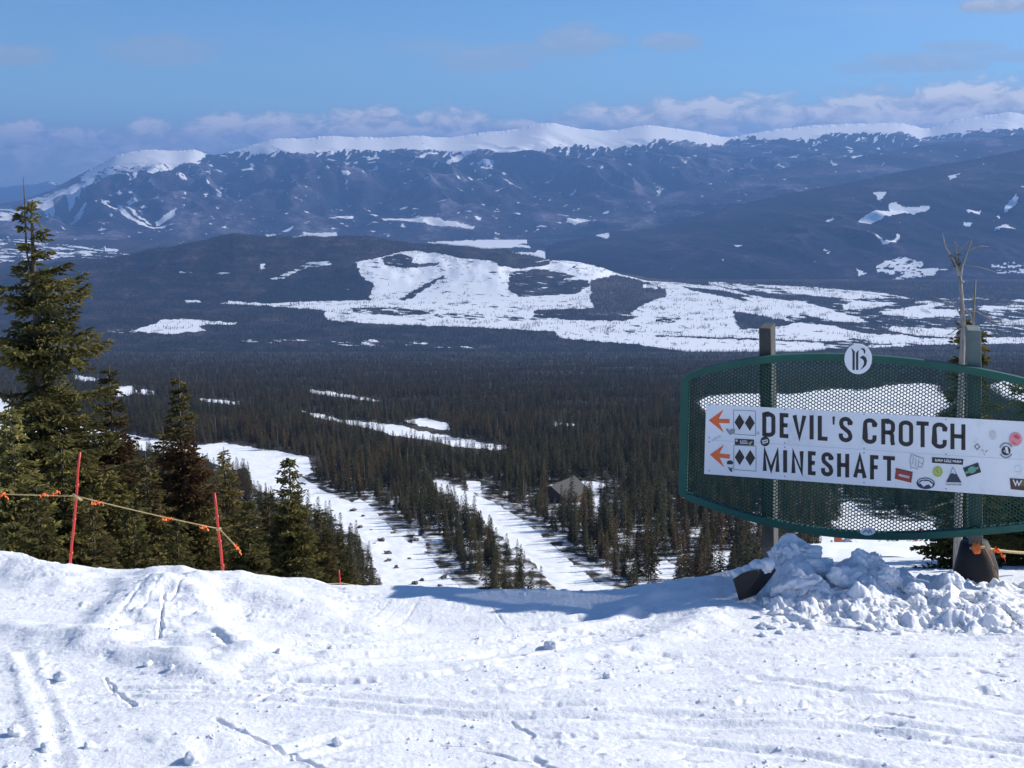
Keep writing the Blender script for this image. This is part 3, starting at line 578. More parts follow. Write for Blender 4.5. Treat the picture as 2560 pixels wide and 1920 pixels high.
# ------------------------------------------------------------------ trees
def kites(pos, dr, ln, wd, rng, cross=False, updir=None):
    """leaf-like quads: base, left, tip, right"""
    n = len(pos); rv = rng.normal(0, 1, (n, 3)) * .55 + (np.array([0, 0, 1.0]) if updir is None else updir)
    side = np.cross(dr, rv); side /= np.linalg.norm(side, axis=1, keepdims=True) + 1e-9
    ln = ln[:, None]; wd = wd[:, None]
    mid = pos + dr * ln * .42
    V = np.stack([pos, mid + side * wd, pos + dr * ln, mid - side * wd], 1)
    if cross:
        nrm = np.cross(side, dr); V2 = np.stack([pos, mid + nrm * wd * .8, pos + dr * ln, mid - nrm * wd * .8], 1)
        V = np.concatenate([V, V2], 0)
    return V
def norm(v): return v / (np.linalg.norm(v, axis=1, keepdims=True) + 1e-9)
def crown_mesh(name, mats, V, tone, rust):
    """V (n,4,3)"""
    n = len(V)
    return mesh_from(name, V.reshape(-1, 3), np.arange(n * 4, dtype=np.int32).reshape(n, 4), mats, False,
                     {'tone': np.repeat(tone, 4), 'rust': np.repeat(rust, 4)})
def trunk_mesh(name, mat, h, r, rng, n=7, bend=.01, top=1.0, lean=(0, 0)):
    m = MB(); k = 9; pts = []
    for i in range(k):
        t = i / (k - 1); pts.append((rng.normal(0, bend) * h * .15 + lean[0] * t * h, rng.normal(0, bend) * h * .15 + lean[1] * t * h, t * h * top))
    pts[0] = (0, 0, -.4)
    m.tube(pts, [r * (1 - .92 * i / (k - 1)) for i in range(k)], n)
    return mesh_from(name, np.array(m.v), m.f, mat, True)
def fine_conifer(name, h, prof, seed, mat, whorl=.17, nb=7, rustf=None, tuft=(.085, .017), spacing=.045, lo=.03):
    """spruce with drooping, upturned boughs, each carrying side twigs of needle sprays"""
    rng = np.random.RandomState(seed); Ps = []; Ds = []; Ls = []; Ws = []; tn = []
    zs = np.arange(lo * h, h * .985, whorl); wood = MB(); bi = 0
    for z in zs:
        t = z / h
        for k in range(nb if t < .8 else max(3, int(nb * .6))):
            az = bi * 2.399 + rng.uniform(-.5, .5); bi += 1
            L = prof(t, az) * rng.uniform(.62, 1.12)
            if L < .05: continue
            zz = z + rng.uniform(-.5, .5) * whorl
            n = max(3, int(L / spacing)); s = (np.arange(n) + rng.uniform(.2, .8)) / n
            up = .35 * (t - .45) + rng.uniform(-.10, .10); dp = .55 * (1 - .6 * t)
            bz = L * (up * s - dp * s ** 2 + .38 * s ** 3.2)
            dirh = np.array([math.cos(az), math.sin(az), 0]); perp = np.array([-math.sin(az), math.cos(az), 0]); cv = rng.uniform(-.12, .12)
            pts = dirh * (L * s)[:, None] + perp * (cv * L * s * s)[:, None] + np.array([0, 0, 1.]) * bz[:, None] + np.array([0, 0, zz])
            if L > .35: wood.tube([np.array([0, 0, zz])] + [pts[int(x)] for x in np.linspace(0, n - 1, 4)[1:]], [.016 * (L ** .5), .011 * (L ** .5), .007, .003], 4, False)
            tone0 = np.clip(rng.normal(.5, .22), 0, 1)
            for sd in (-1, 1):
                lt = np.minimum((.42 * L * (1 - s) * (.35 + s) * 1.5 + .07), .42) * rng.uniform(.7, 1.2, n)
                ang = sd * rng.uniform(.75, 1.15, n)
                d = dirh[None] * np.cos(ang)[:, None] + perp[None] * np.sin(ang)[:, None]; d[:, 2] += rng.normal(-.12, .16, n); d = norm(d)
                mt = int(max(2, math.ceil(lt.max() / (tuft[0] * .55))))
                for j in range(mt):
                    f = j * tuft[0] * .55; ok = f < lt
                    if not ok.any(): break
                    pp = pts[ok] + d[ok] * f; pp[:, 2] -= .35 * f * f / .4
                    dd = norm(d[ok] + rng.normal(0, .33, (ok.sum(), 3)))
                    Ps.append(pp); Ds.append(dd); Ls.append(tuft[0] * rng.uniform(.75, 1.35, ok.sum())); Ws.append(tuft[1] * rng.uniform(.8, 1.4, ok.sum()))
                    tn.append(np.clip(tone0 + .35 * s[ok] - .15 + rng.normal(0, .13, ok.sum()), 0, 1))
            Ps.append(pts); Ds.append(norm(dirh[None] + rng.normal(0, .3, (n, 3)))); Ls.append(np.full(n, tuft[0] * 1.3)); Ws.append(np.full(n, tuft[1] * 1.3)); tn.append(np.full(n, tone0))
    Ps = np.concatenate(Ps); V = kites(Ps, np.concatenate(Ds), np.concatenate(Ls), np.concatenate(Ws), rng, True)
    tone = np.tile(np.concatenate(tn), 2); rust = np.zeros(len(V))
    if rustf is not None: rust = np.clip(rustf(V[:, 0, 2] / h) + np.random.RandomState(seed + 1).normal(0, .25, len(V)), 0, 1)
    return crown_mesh(name, mat, V, tone, rust), mesh_from(name + "_boughs", np.array(wood.v), wood.f, M_BARK)
def coarse_conifer(name, h, rw, seed, mat, nbr=95, rust=0.0, bare=.12, tf=(.95, .17)):
    rw = rw * 1.15; rng = np.random.RandomState(seed); Ps = []; Ds = []; Ls = []; Ws = []; tn = []
    gaps = rng.uniform(.2, .9, 3)
    for b in range(nbr):
        t = bare + (1 - bare) * (b / nbr) ** .9; az = b * 2.399 + rng.uniform(-.4, .4)
        wdt = rw * ((1 - t) ** .72) * (.62 + .38 * min(1, (t - bare + .05) / .15)); L = wdt * rng.uniform(.6, 1.2) + .12
        if np.min(np.abs(gaps - t)) < .018: L *= .45
        n = max(2, int(L / .26)); s = (np.arange(n) + .5) / n
        dirh = np.array([math.cos(az), math.sin(az), 0]); bz = L * ((.5 * (t - .5)) * s - .38 * s * s)
        pts = dirh * (L * s)[:, None]; pts[:, 2] = h * t + bz
        for sd in (-.8, 0, .8):
            a = az + sd + rng.uniform(-.3, .3, n); d = np.stack([np.cos(a), np.sin(a), rng.normal(-.15, .25, n)], 1)
            Ps.append(pts); Ds.append(norm(d)); Ls.append(tf[0] * (.35 + .65 * (1 - t)) * rng.uniform(.5, 1.05, n)); Ws.append(tf[1] * rng.uniform(.6, 1.3, n) * (.5 + .5 * (1 - t)))
            tn.append(np.clip(rng.normal(.45, .28, n), 0, 1))
    k = 5; Ps.append(np.array([[0, 0, h * (.93 + .012 * i)] for i in range(k)])); Ds.append(norm(rng.normal(0, .25, (k, 3)) + [0, 0, 1])); Ls.append(np.full(k, h * .035)); Ws.append(np.full(k, .09)); tn.append(np.full(k, .6))
    V = kites(np.concatenate(Ps), np.concatenate(Ds), np.concatenate(Ls), np.concatenate(Ws), rng)
    return crown_mesh(name, mat, V, np.concatenate(tn), np.clip(rust + rng.normal(0, .25, len(V)), 0, 1))
M_BARK = bark_mat("bark", (.13, .105, .085)); M_DEAD = bark_mat("weathered_wood", (.42, .38, .34), 12)
M_NEAR = leaf_mat("spruce_needles", (.066, .070, .030), (.25, .215, .072), (.15, .075, .042), .30)
M_MIDL = leaf_mat("pine_needles", (.036, .040, .018), (.125, .110, .050), (.13, .068, .038), .2)
M_DARK = leaf_mat("dark_needles", (.022, .030, .018), (.090, .098, .050), (.12, .06, .03), .15)

# ---- stock of trees for the mountainside
KINDS = []          # (label word, crown mesh, trunk mesh)
_r = np.random.RandomState(5)
for i, (hh, rw, kind, ru, mt) in enumerate([(12, 1.7, 'olive green', 0, M_MIDL), (13, 1.35, 'dark green', 0, M_DARK), (11.5, 1.9, 'dark green', 0, M_DARK), (12.5, 1.5, 'rusty brown', .55, M_MIDL), (11, 1.5, 'olive green', .12, M_MIDL), (13, 1.2, 'olive green', .05, M_MIDL)]):
    KINDS.append((kind, coarse_conifer("conifer_crown", hh, rw, 40 + i, mt, rust=ru), trunk_mesh("conifer_trunk", M_BARK, hh * .97, .16, _r, 5)))
def bare_mesh(seed):
    rng = np.random.RandomState(seed); m = MB(); h = 10.5
    m.tube([(0, 0, -.4), (.05, 0, h * .5), (0, .08, h)], [.13, .09, .02], 5)
    for k in range(22):
        z = rng.uniform(.25, .97) * h; a = rng.uniform(0, 6.28); L = rng.uniform(.4, 1.3) * (1.1 - z / h)
        m.tube([(0, 0, z), (math.cos(a) * L, math.sin(a) * L, z + L * rng.uniform(-.2, .5))], [.035, .01], 3, False)
    return mesh_from("bare_tree", np.array(m.v), m.f, M_DEAD)
BARE = bare_mesh(3)

# ---- scatter
_dd = np.linspace(300, 700, 4000); LODQ, _ls = [float(v) for v in qs(1408, 1251)]; LODD = float(_dd[np.argmin(np.abs(ground(np.full(4000, LODQ), _dd) / _dd - _ls))]); LODX = LODQ * LODD; print('lodge at', LODD)
def scatter(seed):
    rng = np.random.RandomState(seed); out = []
    edges = np.concatenate([np.geomspace(215, 260, 3), np.geomspace(260, 4420, 46)[1:]])
    qa, qb = (-330 - 1280) / FL / cp, (3150 - 1280) / FL / cp
    for a, b in zip(edges[:-1], edges[1:]):
        d = .5 * (a + b); spc = 2.75 + .0028 * d; n = int((qb - qa) * d * (b - a) / spc ** 2)
        D = np.sqrt(rng.uniform(a * a, b * b, n)); out.append((rng.uniform(qa, qb, n), D))
    q = np.concatenate([o[0] for o in out]); D = np.concatenate([o[1] for o in out]); n = len(q)
    sc = np.clip(rng.normal(.90, .25, n), .35, 1.45); sc *= .85 + .25 * fbm(q * D / 120, D / 120, 2, 3)
    sc *= 1 - .12 * sstep(1500, 4000, D)
    Z = ground(q, D); X = q * D
    clump = fbm(X / 22, D / 22, 3, 17)
    keep = (clump > np.where(D < 620, -.26 - .34 * (q < .09), -.6)) | (D > 900)
    px, py = proj(X, D, Z)
    for f in (0, .3, .62):
        a, b = proj(X, D, Z + 12 * sc * f); keep &= ~run_mask(a + (D > 700) * 26 * fbm(X / 22, D / 30, 3, 19), b + (D > 700) * 9 * fbm(X / 26 + 5, D / 30, 3, 20))
    for ex in (2.5, 5):
        a, b = proj(X - ex, D, ground((X - ex) / D, D)); keep &= ~(run_mask(a, b) & (D < 620))
    for f in (.15, .5, .85):
        a, b = proj(X, D, Z + 12 * sc * f); keep &= ~((a > 1366) & (a < 1462) & (b > 1198) & (b < 1230))
    keep &= ~((np.abs(X - LODX) < 14) & (np.abs(D - LODD) < 16))
    a, b = proj(X, D, Z + 12 * sc * .9); keep &= ~(run_mask(a, b) & (D < 300))
    ed_ = np.zeros(n, bool)
    for ex in (7, 11): a, b = proj(X - ex * .95, D - ex * .35, ground((X - ex * .95) / (D - ex * .35), D - ex * .35)); ed_ |= run_mask(a, b)
    sc = np.where(ed_ & (D < 650), sc * .78, sc)
    # sparse young trees in the open patches in front of the sign
    return q[keep], D[keep], Z[keep], sc[keep], rng
tq, tD, tZ, tS, _rng = scatter(12)
tX = tq * tD; tpx, tpy = proj(tX, tD, tZ); ttx, tty = proj(tX, tD, tZ + 12 * tS)
kindn = _rng.choice(7, len(tq), p=[.22, .19, .17, .11, .14, .12, .05])
pt = fbm(tX / 260, tD / 260, 2, 77)
kindn = np.where((pt > .35) & (kindn == 1), 3, kindn)
rot = _rng.uniform(0, 6.28, len(tq))
crest_y = tabf(CREST, tpx) - 6
vis = (tty < np.where(tpx > 1990, 1335, crest_y)) & (tpx > -10) & (tpx < 2570) & ((tpx > 700) | (tty < 1250))
big = 12 * tS / tD
order = np.argsort(-np.where(vis, big, 0))[:268]
ZONES = [("left of the left ski run", "trees left of the left ski run"), ("between the two ski runs", "trees between the two ski runs"),
         ("between the right run and the sign", "trees right of the ski runs"), ("on the slope behind the mesh sign", "trees seen behind the sign")]
def zone(x, y):
    if x > 1880: return 3
    e1 = np.interp(y, [1100, 1250, 1350, 1480], [700, 880, 1010, 1150]); e2 = np.interp(y, [1200, 1300, 1400, 1490], [1110, 1300, 1420, 1530])
    return 0 if x < e1 - 20 else (1 if x < e2 else 2)
NTREE = 0
for i in order:
    k = kindn[i]; zn, grp = ZONES[zone(float(ttx[i]), float(tpy[i]))]
    e = empty("bare_tree" if k == 6 else "pine_tree", (tX[i], tD[i], tZ[i] - .1), rot[i]); e.scale = (tS[i],) * 3
    if k == 6:
        c = obj("trunk", BARE, e); tag(e, "pale leafless tree in the forest " + zn, "tree", grp)
    else:
        w_, cm, tm = KINDS[k]; obj("crown", cm, e); obj("trunk", tm, e)
        tag(e, w_ + " narrow evergreen in the forest " + zn, "tree", grp)
    NTREE += 1
rest = np.ones(len(tq), bool); rest[order] = False
# the woods of the valley floor and of the low hill beyond it
vr = np.random.RandomState(33); vq = vr.uniform((-330 - 1280) / FL / cp, (2900 - 1280) / FL / cp, 130000); vD = np.sqrt(vr.uniform(4420. ** 2, 7420. ** 2, 130000))
vZ = ground(vq, vD) + 0.0; vX = vq * vD; vx, vy = proj(vX, vD, vZ)
vm = paintmask(vx, vy, 0.02, VALLEY, 60, 5.5, 121); vk = ((vm < .15) & (fbm(vX / 300, vD / 300, 3, 51) > -.35)) | ((vm > .15) & (fbm(vX / 160, vD / 160, 4, 53) > .28) & (vr.uniform(0, 1, 130000) < .5)) | (vr.uniform(0, 1, 130000) < .02)
k2_ = vr.choice(7, 130000, p=[.15, .25, .25, .08, .10, .10, .07])[vk]
tX = np.concatenate([tX, vX[vk]]); tD = np.concatenate([tD, vD[vk]]); tZ = np.concatenate([tZ, vZ[vk] - 1.5]); tS = np.concatenate([tS, vr.uniform(.7, 1.25, vk.sum())])
kindn = np.concatenate([kindn, k2_]); rot = np.concatenate([rot, vr.uniform(0, 6.28, vk.sum())]); rest = np.concatenate([rest, np.ones(vk.sum(), bool)])
print("forest trees:", rest.sum())
# all the other trees of the mountainside: one forest
src = bpy.data.collections.new("forest_stock")
for i in range(7):
    if i < 6:
        kn, cm, tm = KINDS[i]
        nv = len(cm.vertices); Vc = np.zeros(nv * 3, np.float32); cm.vertices.foreach_get("co", Vc)
        tone = np.zeros(nv, np.float32); cm.attributes['tone'].data.foreach_get("value", tone); ru = np.zeros(nv, np.float32); cm.attributes['rust'].data.foreach_get("value", ru)
        me = mesh_from("forest_tree", Vc.reshape(-1, 3), np.arange(nv, dtype=np.int32).reshape(-1, 4), cm.materials[0], False, {'tone': tone, 'rust': ru})
    else: me = BARE
    o = bpy.data.objects.new("forest_tree_%d" % i, me); src.objects.link(o)
fm = mesh_from("forest", np.stack([tX, tD, tZ - .1], -1)[rest], [], None, False, None)
at = fm.attributes.new("siz", 'FLOAT', 'POINT'); at.data.foreach_set("value", tS[rest].astype(np.float32))
at = fm.attributes.new("rotz", 'FLOAT', 'POINT'); at.data.foreach_set("value", rot[rest].astype(np.float32))
at = fm.attributes.new("idx", 'INT', 'POINT'); at.data.foreach_set("value", kindn[rest].astype(np.int32))
fo = tag(obj("forest", fm), "dense dark evergreen forest covering the mountainside below the ridge", "forest", kind="stuff")
ng = bpy.data.node_groups.new("forest_nodes", 'GeometryNodeTree')
ng.interface.new_socket("Geometry", in_out='INPUT', socket_type='NodeSocketGeometry'); ng.interface.new_socket("Geometry", in_out='OUTPUT', socket_type='NodeSocketGeometry')
N = ng.nodes; Lk = ng.links
gi = N.new('NodeGroupInput'); go = N.new('NodeGroupOutput'); ip = N.new('GeometryNodeInstanceOnPoints'); ci = N.new('GeometryNodeCollectionInfo')
ci.inputs['Collection'].default_value = src; ci.inputs['Separate Children'].default_value = True; ci.inputs['Reset Children'].default_value = True
def na(nm, ty):
    n = N.new('GeometryNodeInputNamedAttribute'); n.data_type = ty; n.inputs['Name'].default_value = nm; return n.outputs['Attribute']
cx = N.new('ShaderNodeCombineXYZ'); Lk.new(na('rotz', 'FLOAT'), cx.inputs[2])
Lk.new(gi.outputs[0], ip.inputs['Points']); Lk.new(ci.outputs[0], ip.inputs['Instance']); ip.inputs['Pick Instance'].default_value = True
Lk.new(na('idx', 'INT'), ip.inputs['Instance Index']); Lk.new(cx.outputs[0], ip.inputs['Rotation']); Lk.new(na('siz', 'FLOAT'), ip.inputs['Scale']); Lk.new(ip.outputs[0], go.inputs[0])
md = fo.modifiers.new("trees", 'NODES'); md.node_group = ng

# ---- spruces just past the crest, each placed by its tip and its distance
def place_tree(name, px, py_top, y, h, crown, trunk, label, cat="tree", group=None, rz=0.0, extra=None, scale=1.0):
    top = P(px, py_top, y); base = top - np.array([0, 0, h * scale])
    e = empty(name, base, rz); e.scale = (scale,) * 3; tag(e, label, cat, group)
    obj("crown", crown, e); tr = obj("trunk", trunk, e)
    if extra: obj("bough", extra, tr)
    return e
def side(az, right, left):       # right = towards +x
    c = math.cos(az); return right * max(c, 0) + left * max(-c, 0) + .5 * (right + left) * (1 - abs(c))
def prof_big(t, az):             # tall tree at the left edge: tip bare, ragged, wide boughs to the right
    k = [(0, 2.2), (.25, 2.0), (.45, 1.6), (.56, 1.15), (.59, .95), (.62, 1.1), (.635, .28), (.655, .25), (.665, 1.1), (.69, 1.25), (.705, 1.05), (.74, 1.1), (.755, .55), (.77, .6), (.785, 1.0), (.825, .95), (.845, .6), (.86, .28), (.88, .36), (.90, .22), (.905, .32), (.925, .2), (.93, .3), (.95, .16), (.955, .2), (.975, .03), (1, 0)]
    L = float(np.interp(t, [a for a, b in k], [b for a, b in k])); r = L
    if .665 < t < .70 and abs(math.atan2(math.sin(az), math.cos(az))) < .35: r = L * 1.25
    return side(az, r, L * (.5 if t > .45 else .8))
rr_ = np.random.RandomState(9)
cA, bA = fine_conifer("spruce_crown", 8.6, prof_big, 101, M_NEAR, .20, 7, tuft=(.10, .021), spacing=.05)
m = MB(); m.tube([(0, 0, -.5), (.02, 0, 3), (.03, 0, 6), (.06, 0, 7.6), (.08, 0, 8.35)], [.14, .11, .06, .03, .008], 8); m.tube([(.05, 0, 7.0), (-.05, .02, 7.6), (-.03, .02, 8.2), (-.02, .02, 8.75)], [.02, .016, .012, .004], 6)
tA = mesh_from("spruce_trunk", np.array(m.v), m.f, M_BARK, True)
place_tree("spruce_tree", 62, 466, 19.5, 8.6, cA, tA, "tallest spruce at the left edge with a bare double tip above the ridge line", group="spruces below the crest on the left", extra=bA)
def prof_spire(w0, pw=.8): return lambda t, az: w0 * (1 - t) ** pw * (1 + .25 * math.sin(az * 2 + t * 9)) + .05
cB, bB = fine_conifer("spruce_crown", 6.4, prof_spire(1.5, 1.15), 111, M_NEAR, .15, 7, rustf=lambda z: sstep(.54, .66, z) * (1 - sstep(.78, .88, z)) * .8, tuft=(.10, .021), spacing=.055)
tB = trunk_mesh("spruce_trunk", M_BARK, 6.35, .10, rr_)
cC, bC = fine_conifer("spruce_crown", 6.0, prof_spire(1.45, .85), 121, M_NEAR, .15, 7, tuft=(.10, .022), spacing=.055)
tC = trunk_mesh("spruce_trunk", M_BARK, 5.95, .10, rr_)
cD, bD = fine_conifer("spruce_crown", 6.0, prof_spire(1.35, .95), 131, M_NEAR, .17, 6, rustf=lambda z: .22 + 0 * z, tuft=(.105, .022), spacing=.06)
tD_ = trunk_mesh("spruce_trunk", M_BARK, 5.95, .10, rr_)
GL = "spruces below the crest on the left"
NEARTREES = [  # px, tip y, distance, scale, kind, label
    (270, 905, 23, 1.0, 'B', "slim spruce with a rusty brown upper half, second tall tip from the left"),
    (446, 925, 22, 1.0, 'B', "slim spruce with a green tip and rusty brown middle right of the left rope pole"),
    (722, 1140, 27, .95, 'C', "broad green spruce in front of the left ski run's lower half"),
    (560, 1112, 34, .95, 'D', "brownish spruce whose tip meets the top left end of the snowy run"),
    (150, 1075, 18.5, .90, 'C', "bushy green spruce behind the left rope pole"), (20, 1010, 17.5, .95, 'C', "bushy green spruce at the left picture edge below the tallest one"),
    (365, 1120, 20, .85, 'D', "brown green spruce between the two tall slim ones and the rope"), (620, 1245, 21, .75, 'C', "short bushy spruce just right of the right rope pole"),
    (520, 1225, 24, .85, 'D', "brown green spruce behind the right rope pole"), (90, 1210, 15.5, .7, 'C', "low full spruce in front of the tallest one at the left"),
    (230, 1235, 16, .72, 'D', "low brown green spruce right of the left rope pole"), (330, 1255, 17, .75, 'C', "low full spruce below the middle of the sagging rope"),
    (440, 1290, 17.5, .75, 'C', "low spruce left of the right rope pole, touching the snow crest"), (800, 1262, 36, .95, 'D', "brown green spruce right of the broad one, near the third pole"),
    (670, 1215, 33, .9, 'D', "thin brown green spruce hugging the left side of the broad one"), (850, 1335, 38, .85, 'C', "small spruce right of the third red pole"), (212, 1120, 24, .9, 'D', "thin brown spruce between the tallest tree and the first rusty one"),
    (405, 1060, 27, .95, 'D', "thin brown spruce just left of the second rusty tree"), (320, 1090, 27, .9, 'D', "thin brown spruce right of the first rusty tree"), (500, 1130, 30, .95, 'D', "thin brown spruce right of the second rusty tree")]
ST = {'B': (cB, tB, bB, 6.4), 'C': (cC, tC, bC, 6.0), 'D': (cD, tD_, bD, 6.0)}
for j, (px_, py_, yd, s_, k_, lab) in enumerate(NEARTREES):
    c_, t_, b_, h_ = ST[k_]
    place_tree("spruce_tree", px_, py_, yd, h_, c_, t_, lab, group=GL, rz=j * 1.9 + .4, extra=b_, scale=s_)
    NTREE += 1

# ---- behind the sign: young spruce with a bare leader, grey snag, dark boughs
def prof_young(t, az):
    return float(np.interp(t, [0, .3, .55, .8, .86, .87, 1], [.34, .28, .19, .10, .08, .0, 0])) * (1 + .3 * math.sin(az * 3 + t * 20))
cY, bY = fine_conifer("spruce_crown", 2.6, prof_young, 151, M_NEAR, .11, 6, tuft=(.055, .013), spacing=.035)
tY = trunk_mesh("spruce_trunk", flat("young_bark", (.20, .17, .05)), 2.6, .05, rr_)
place_tree("young_spruce", 2441, 700, 10.6, 2.6, cY, tY, "young spruce with a bare upright tip behind the right signpost", extra=bY, rz=.5)
def prof_wide(t, az): return 1.25 * (1 - t) ** .7 * (1 + .25 * math.sin(az * 2 + t * 7)) + .04
cW, bW = fine_conifer("spruce_crown", 3.0, prof_wide, 161, M_NEAR, .15, 7, tuft=(.075, .017), spacing=.05)
tW = trunk_mesh("spruce_trunk", M_BARK, 2.95, .07, rr_)
place_tree("spruce_tree", 2600, 945, 12.5, 3.0, cW, tW, "dark spruce behind the right end of the mesh sign", extra=bW, rz=1.2)
place_tree("spruce_tree", 2740, 900, 11.0, 3.0, cW, tW, "dark spruce partly outside the right picture edge", extra=bW, rz=2.9, scale=1.05)
place_tree("spruce_tree", 2405, 1075, 11.8, 3.0, cC, tW, "small dark spruce behind the right signpost below the name panel", rz=2.2, scale=.42, extra=None) if False else None
def snag():
    base = P(2392, 1470, 9.6); top = P(2405, 735, 9.6); e = empty("dead_tree", base)
    tag(e, "grey leafless dead tree with forked top standing behind the right of the sign", "tree")
    Y = 9.6
    def T(pts, r, name="branch", y=Y):
        mb = MB(); mb.tube([P(a, b, y + (c[0] if c else 0)) for a, b, *c in pts], r, 7); return mb
    _T0 = T; T = lambda pts, r, *a: _T0(pts, [x * .72 for x in (r if hasattr(r,"__len__") else [r])], *a)
    trunkm = T([(2392, 1560), (2394, 1400), (2398, 1200), (2402, 1000), (2405, 900), (2408, 820), (2405, 760), (2402, 720), (2400, 690)], [.055, .05, .042, .036, .032, .027, .022, .02, .018])
    # knots give the trunk an uneven outline
    rk = np.random.RandomState(4)
    for k in range(16):
        yk = rk.uniform(700, 1400); p = P(2402 + rk.uniform(-4, 4), yk, Y); v = np.array([rk.normal(), rk.normal() * .3, rk.normal() * .4]) * .05
        trunkm.tube([p, p + v], [.014, .005], 5)
    trunkm.build("trunk", M_DEAD, e, True, base)
    B = [([(2400, 690), (2392, 665), (2382, 645), (2372, 632), (2364, 618), (2360, 600), (2356, 582)], [.017, .014, .012, .011, .007, .006, .003]), ([(2401, 690), (2405, 665), (2412, 645), (2420, 625), (2427, 605), (2428, 598)], [.017, .014, .012, .010, .008, .003]),
         ([(2398, 628), (2412, 612), (2428, 599)], [.006, .006, .003]), ([(2424, 625), (2440, 617), (2456, 615), (2472, 616)], [.009, .007, .006, .002]), ([(2394, 660), (2390, 630), (2392, 610), (2386, 605), (2389, 598)], [.009, .006, .005, .004, .002]),
         ([(2412, 662), (2450, 668), (2480, 677), (2498, 684)], [.006, .005, .004, .002]), ([(2402, 790), (2385, 760), (2350, 748), (2310, 735)], [.008, .006, .004, .002]), ([(2404, 815), (2388, 825), (2375, 836), (2360, 838)], [.008, .006, .004, .002]),
         ([(2404, 770), (2425, 785), (2430, 800), (2436, 830), (2442, 822)], [.009, .008, .007, .005, .003]), ([(2405, 780), (2440, 778), (2480, 800), (2520, 803), (2550, 800)], [.008, .006, .005, .003, .002]), ([(2470, 800), (2490, 830), (2500, 840)], [.005, .003, .002]),
         ([(2398, 1000), (2370, 1010), (2345, 1040)], [.01, .006, .002]), ([(2396, 1120), (2430, 1150), (2450, 1190)], [.01, .006, .002]), ([(2395, 1250), (2350, 1262), (2320, 1270)], [.01, .007, .003])]
    for pts, r in B: T(pts, r).build("branch", M_DEAD, e, True, base)
    nest = MB(); rg = np.random.RandomState(8)
    for k in range(34):
        c = P(2390 + rg.uniform(-12, 10), 650 + rg.uniform(-16, 22), Y); v = np.array([rg.normal(), rg.normal(), rg.normal()]); v *= .028 / np.linalg.norm(v)
        nest.tube([c - v, c + v], [.003, .002], 3)
    nest.build("twig_tangle", M_BARK, e, False, base)
snag()
# boughs reaching in front of the right signpost's foot

# ------------------------------------------------------------------ the trail sign
PL = PD(1764, 1094, 8.26); YAW = rad(17.5)
e1 = np.array([math.cos(YAW), -math.sin(YAW), 0]); e3 = np.array([0, 0, 1.0]); nrm = np.cross(e1, e3)   # towards the camera
def S(px, py, off=0.0):
    """pixel -> point on the sign's plane, moved off towards the viewer"""
    v = (960 - py) / FL; r = np.array([(px - 1280) / FL, cp + v * sp, -sp + v * cp])
    return r * (np.dot(PL + nrm * off, nrm) / np.dot(r, nrm))
def UV(px, py): p = S(px, py) - PL; return np.array([np.dot(p, e1), p[2]])
def XYZ(u, v, off=0.0): return PL + e1 * u + e3 * v + nrm * off
SB = XYZ(UV(2145, 900)[0], -1.2)
sign = empty("trail_sign", SB)
tag(sign, "green framed metal mesh trail sign on two wooden posts with a white name panel", "sign")
M_GREEN = paint("green_paint", (.008, .090, .066), .62, .18, 5, dirt=(.03, .09, .07)); M_MESHG = paint("green_mesh", (.011, .075, .058), .8, .1, 5)
M_WHITE = paint("white_board", (.86, .87, .90), .45, .05, 3, dirt=(.66, .67, .70)); M_BLACK = flat("black_vinyl", (.018, .016, .018), .5)
M_ORANGE = flat("orange_vinyl", (.88, .15, .035), .5); M_GREYL = flat("grey_line", (.22, .23, .27)); M_OFFW = flat("off_white", (.82, .83, .85))
uc = 1.06
half = [(1693, 940), (1757, 916), (1850, 898), (1950, 889), (2050, 886), (2145, 886)]
lo_ = [(1712, 1240), (1800, 1277), (1900, 1308), (2000, 1328), (2100, 1340), (2165, 1344)]
topc = [UV(*p) for p in half]; botc = [UV(*p) for p in lo_]; botc[-1] = np.array([uc, botc[-1][1]])
ul = .5 * (topc[0][0] + botc[0][0]); topc[0][0] = botc[0][0] = ul
def curve(c, n=14):
    u = np.array([p[0] for p in c]); v = np.array([p[1] for p in c]); co = np.polyfit((u - uc) ** 2, v, 2)
    us = np.linspace(ul, uc, n); return [(x, np.polyval(co, (x - uc) ** 2)) for x in us]
ur = 2 * uc - ul
def rail(pts, corner):
    c = [UV(*p) for p in pts]; c[0][0] = ul; u = np.array([p[0] for p in c] + [ur]); v = np.array([p[1] for p in c] + [corner])
    us = np.linspace(ul, ur, 33); co = np.polyfit(u - uc, v, 4); return [(x, float(np.polyval(co, x - uc))) for x in us]
TOP = rail(half + [(2250, 890), (2350, 903), (2450, 922), (2560, 947)], topc[0][1]); BOT = rail(lo_[:-1] + [(2200, 1345), (2300, 1347), (2400, 1342), (2480, 1333), (2560, 1320)], botc[0][1])
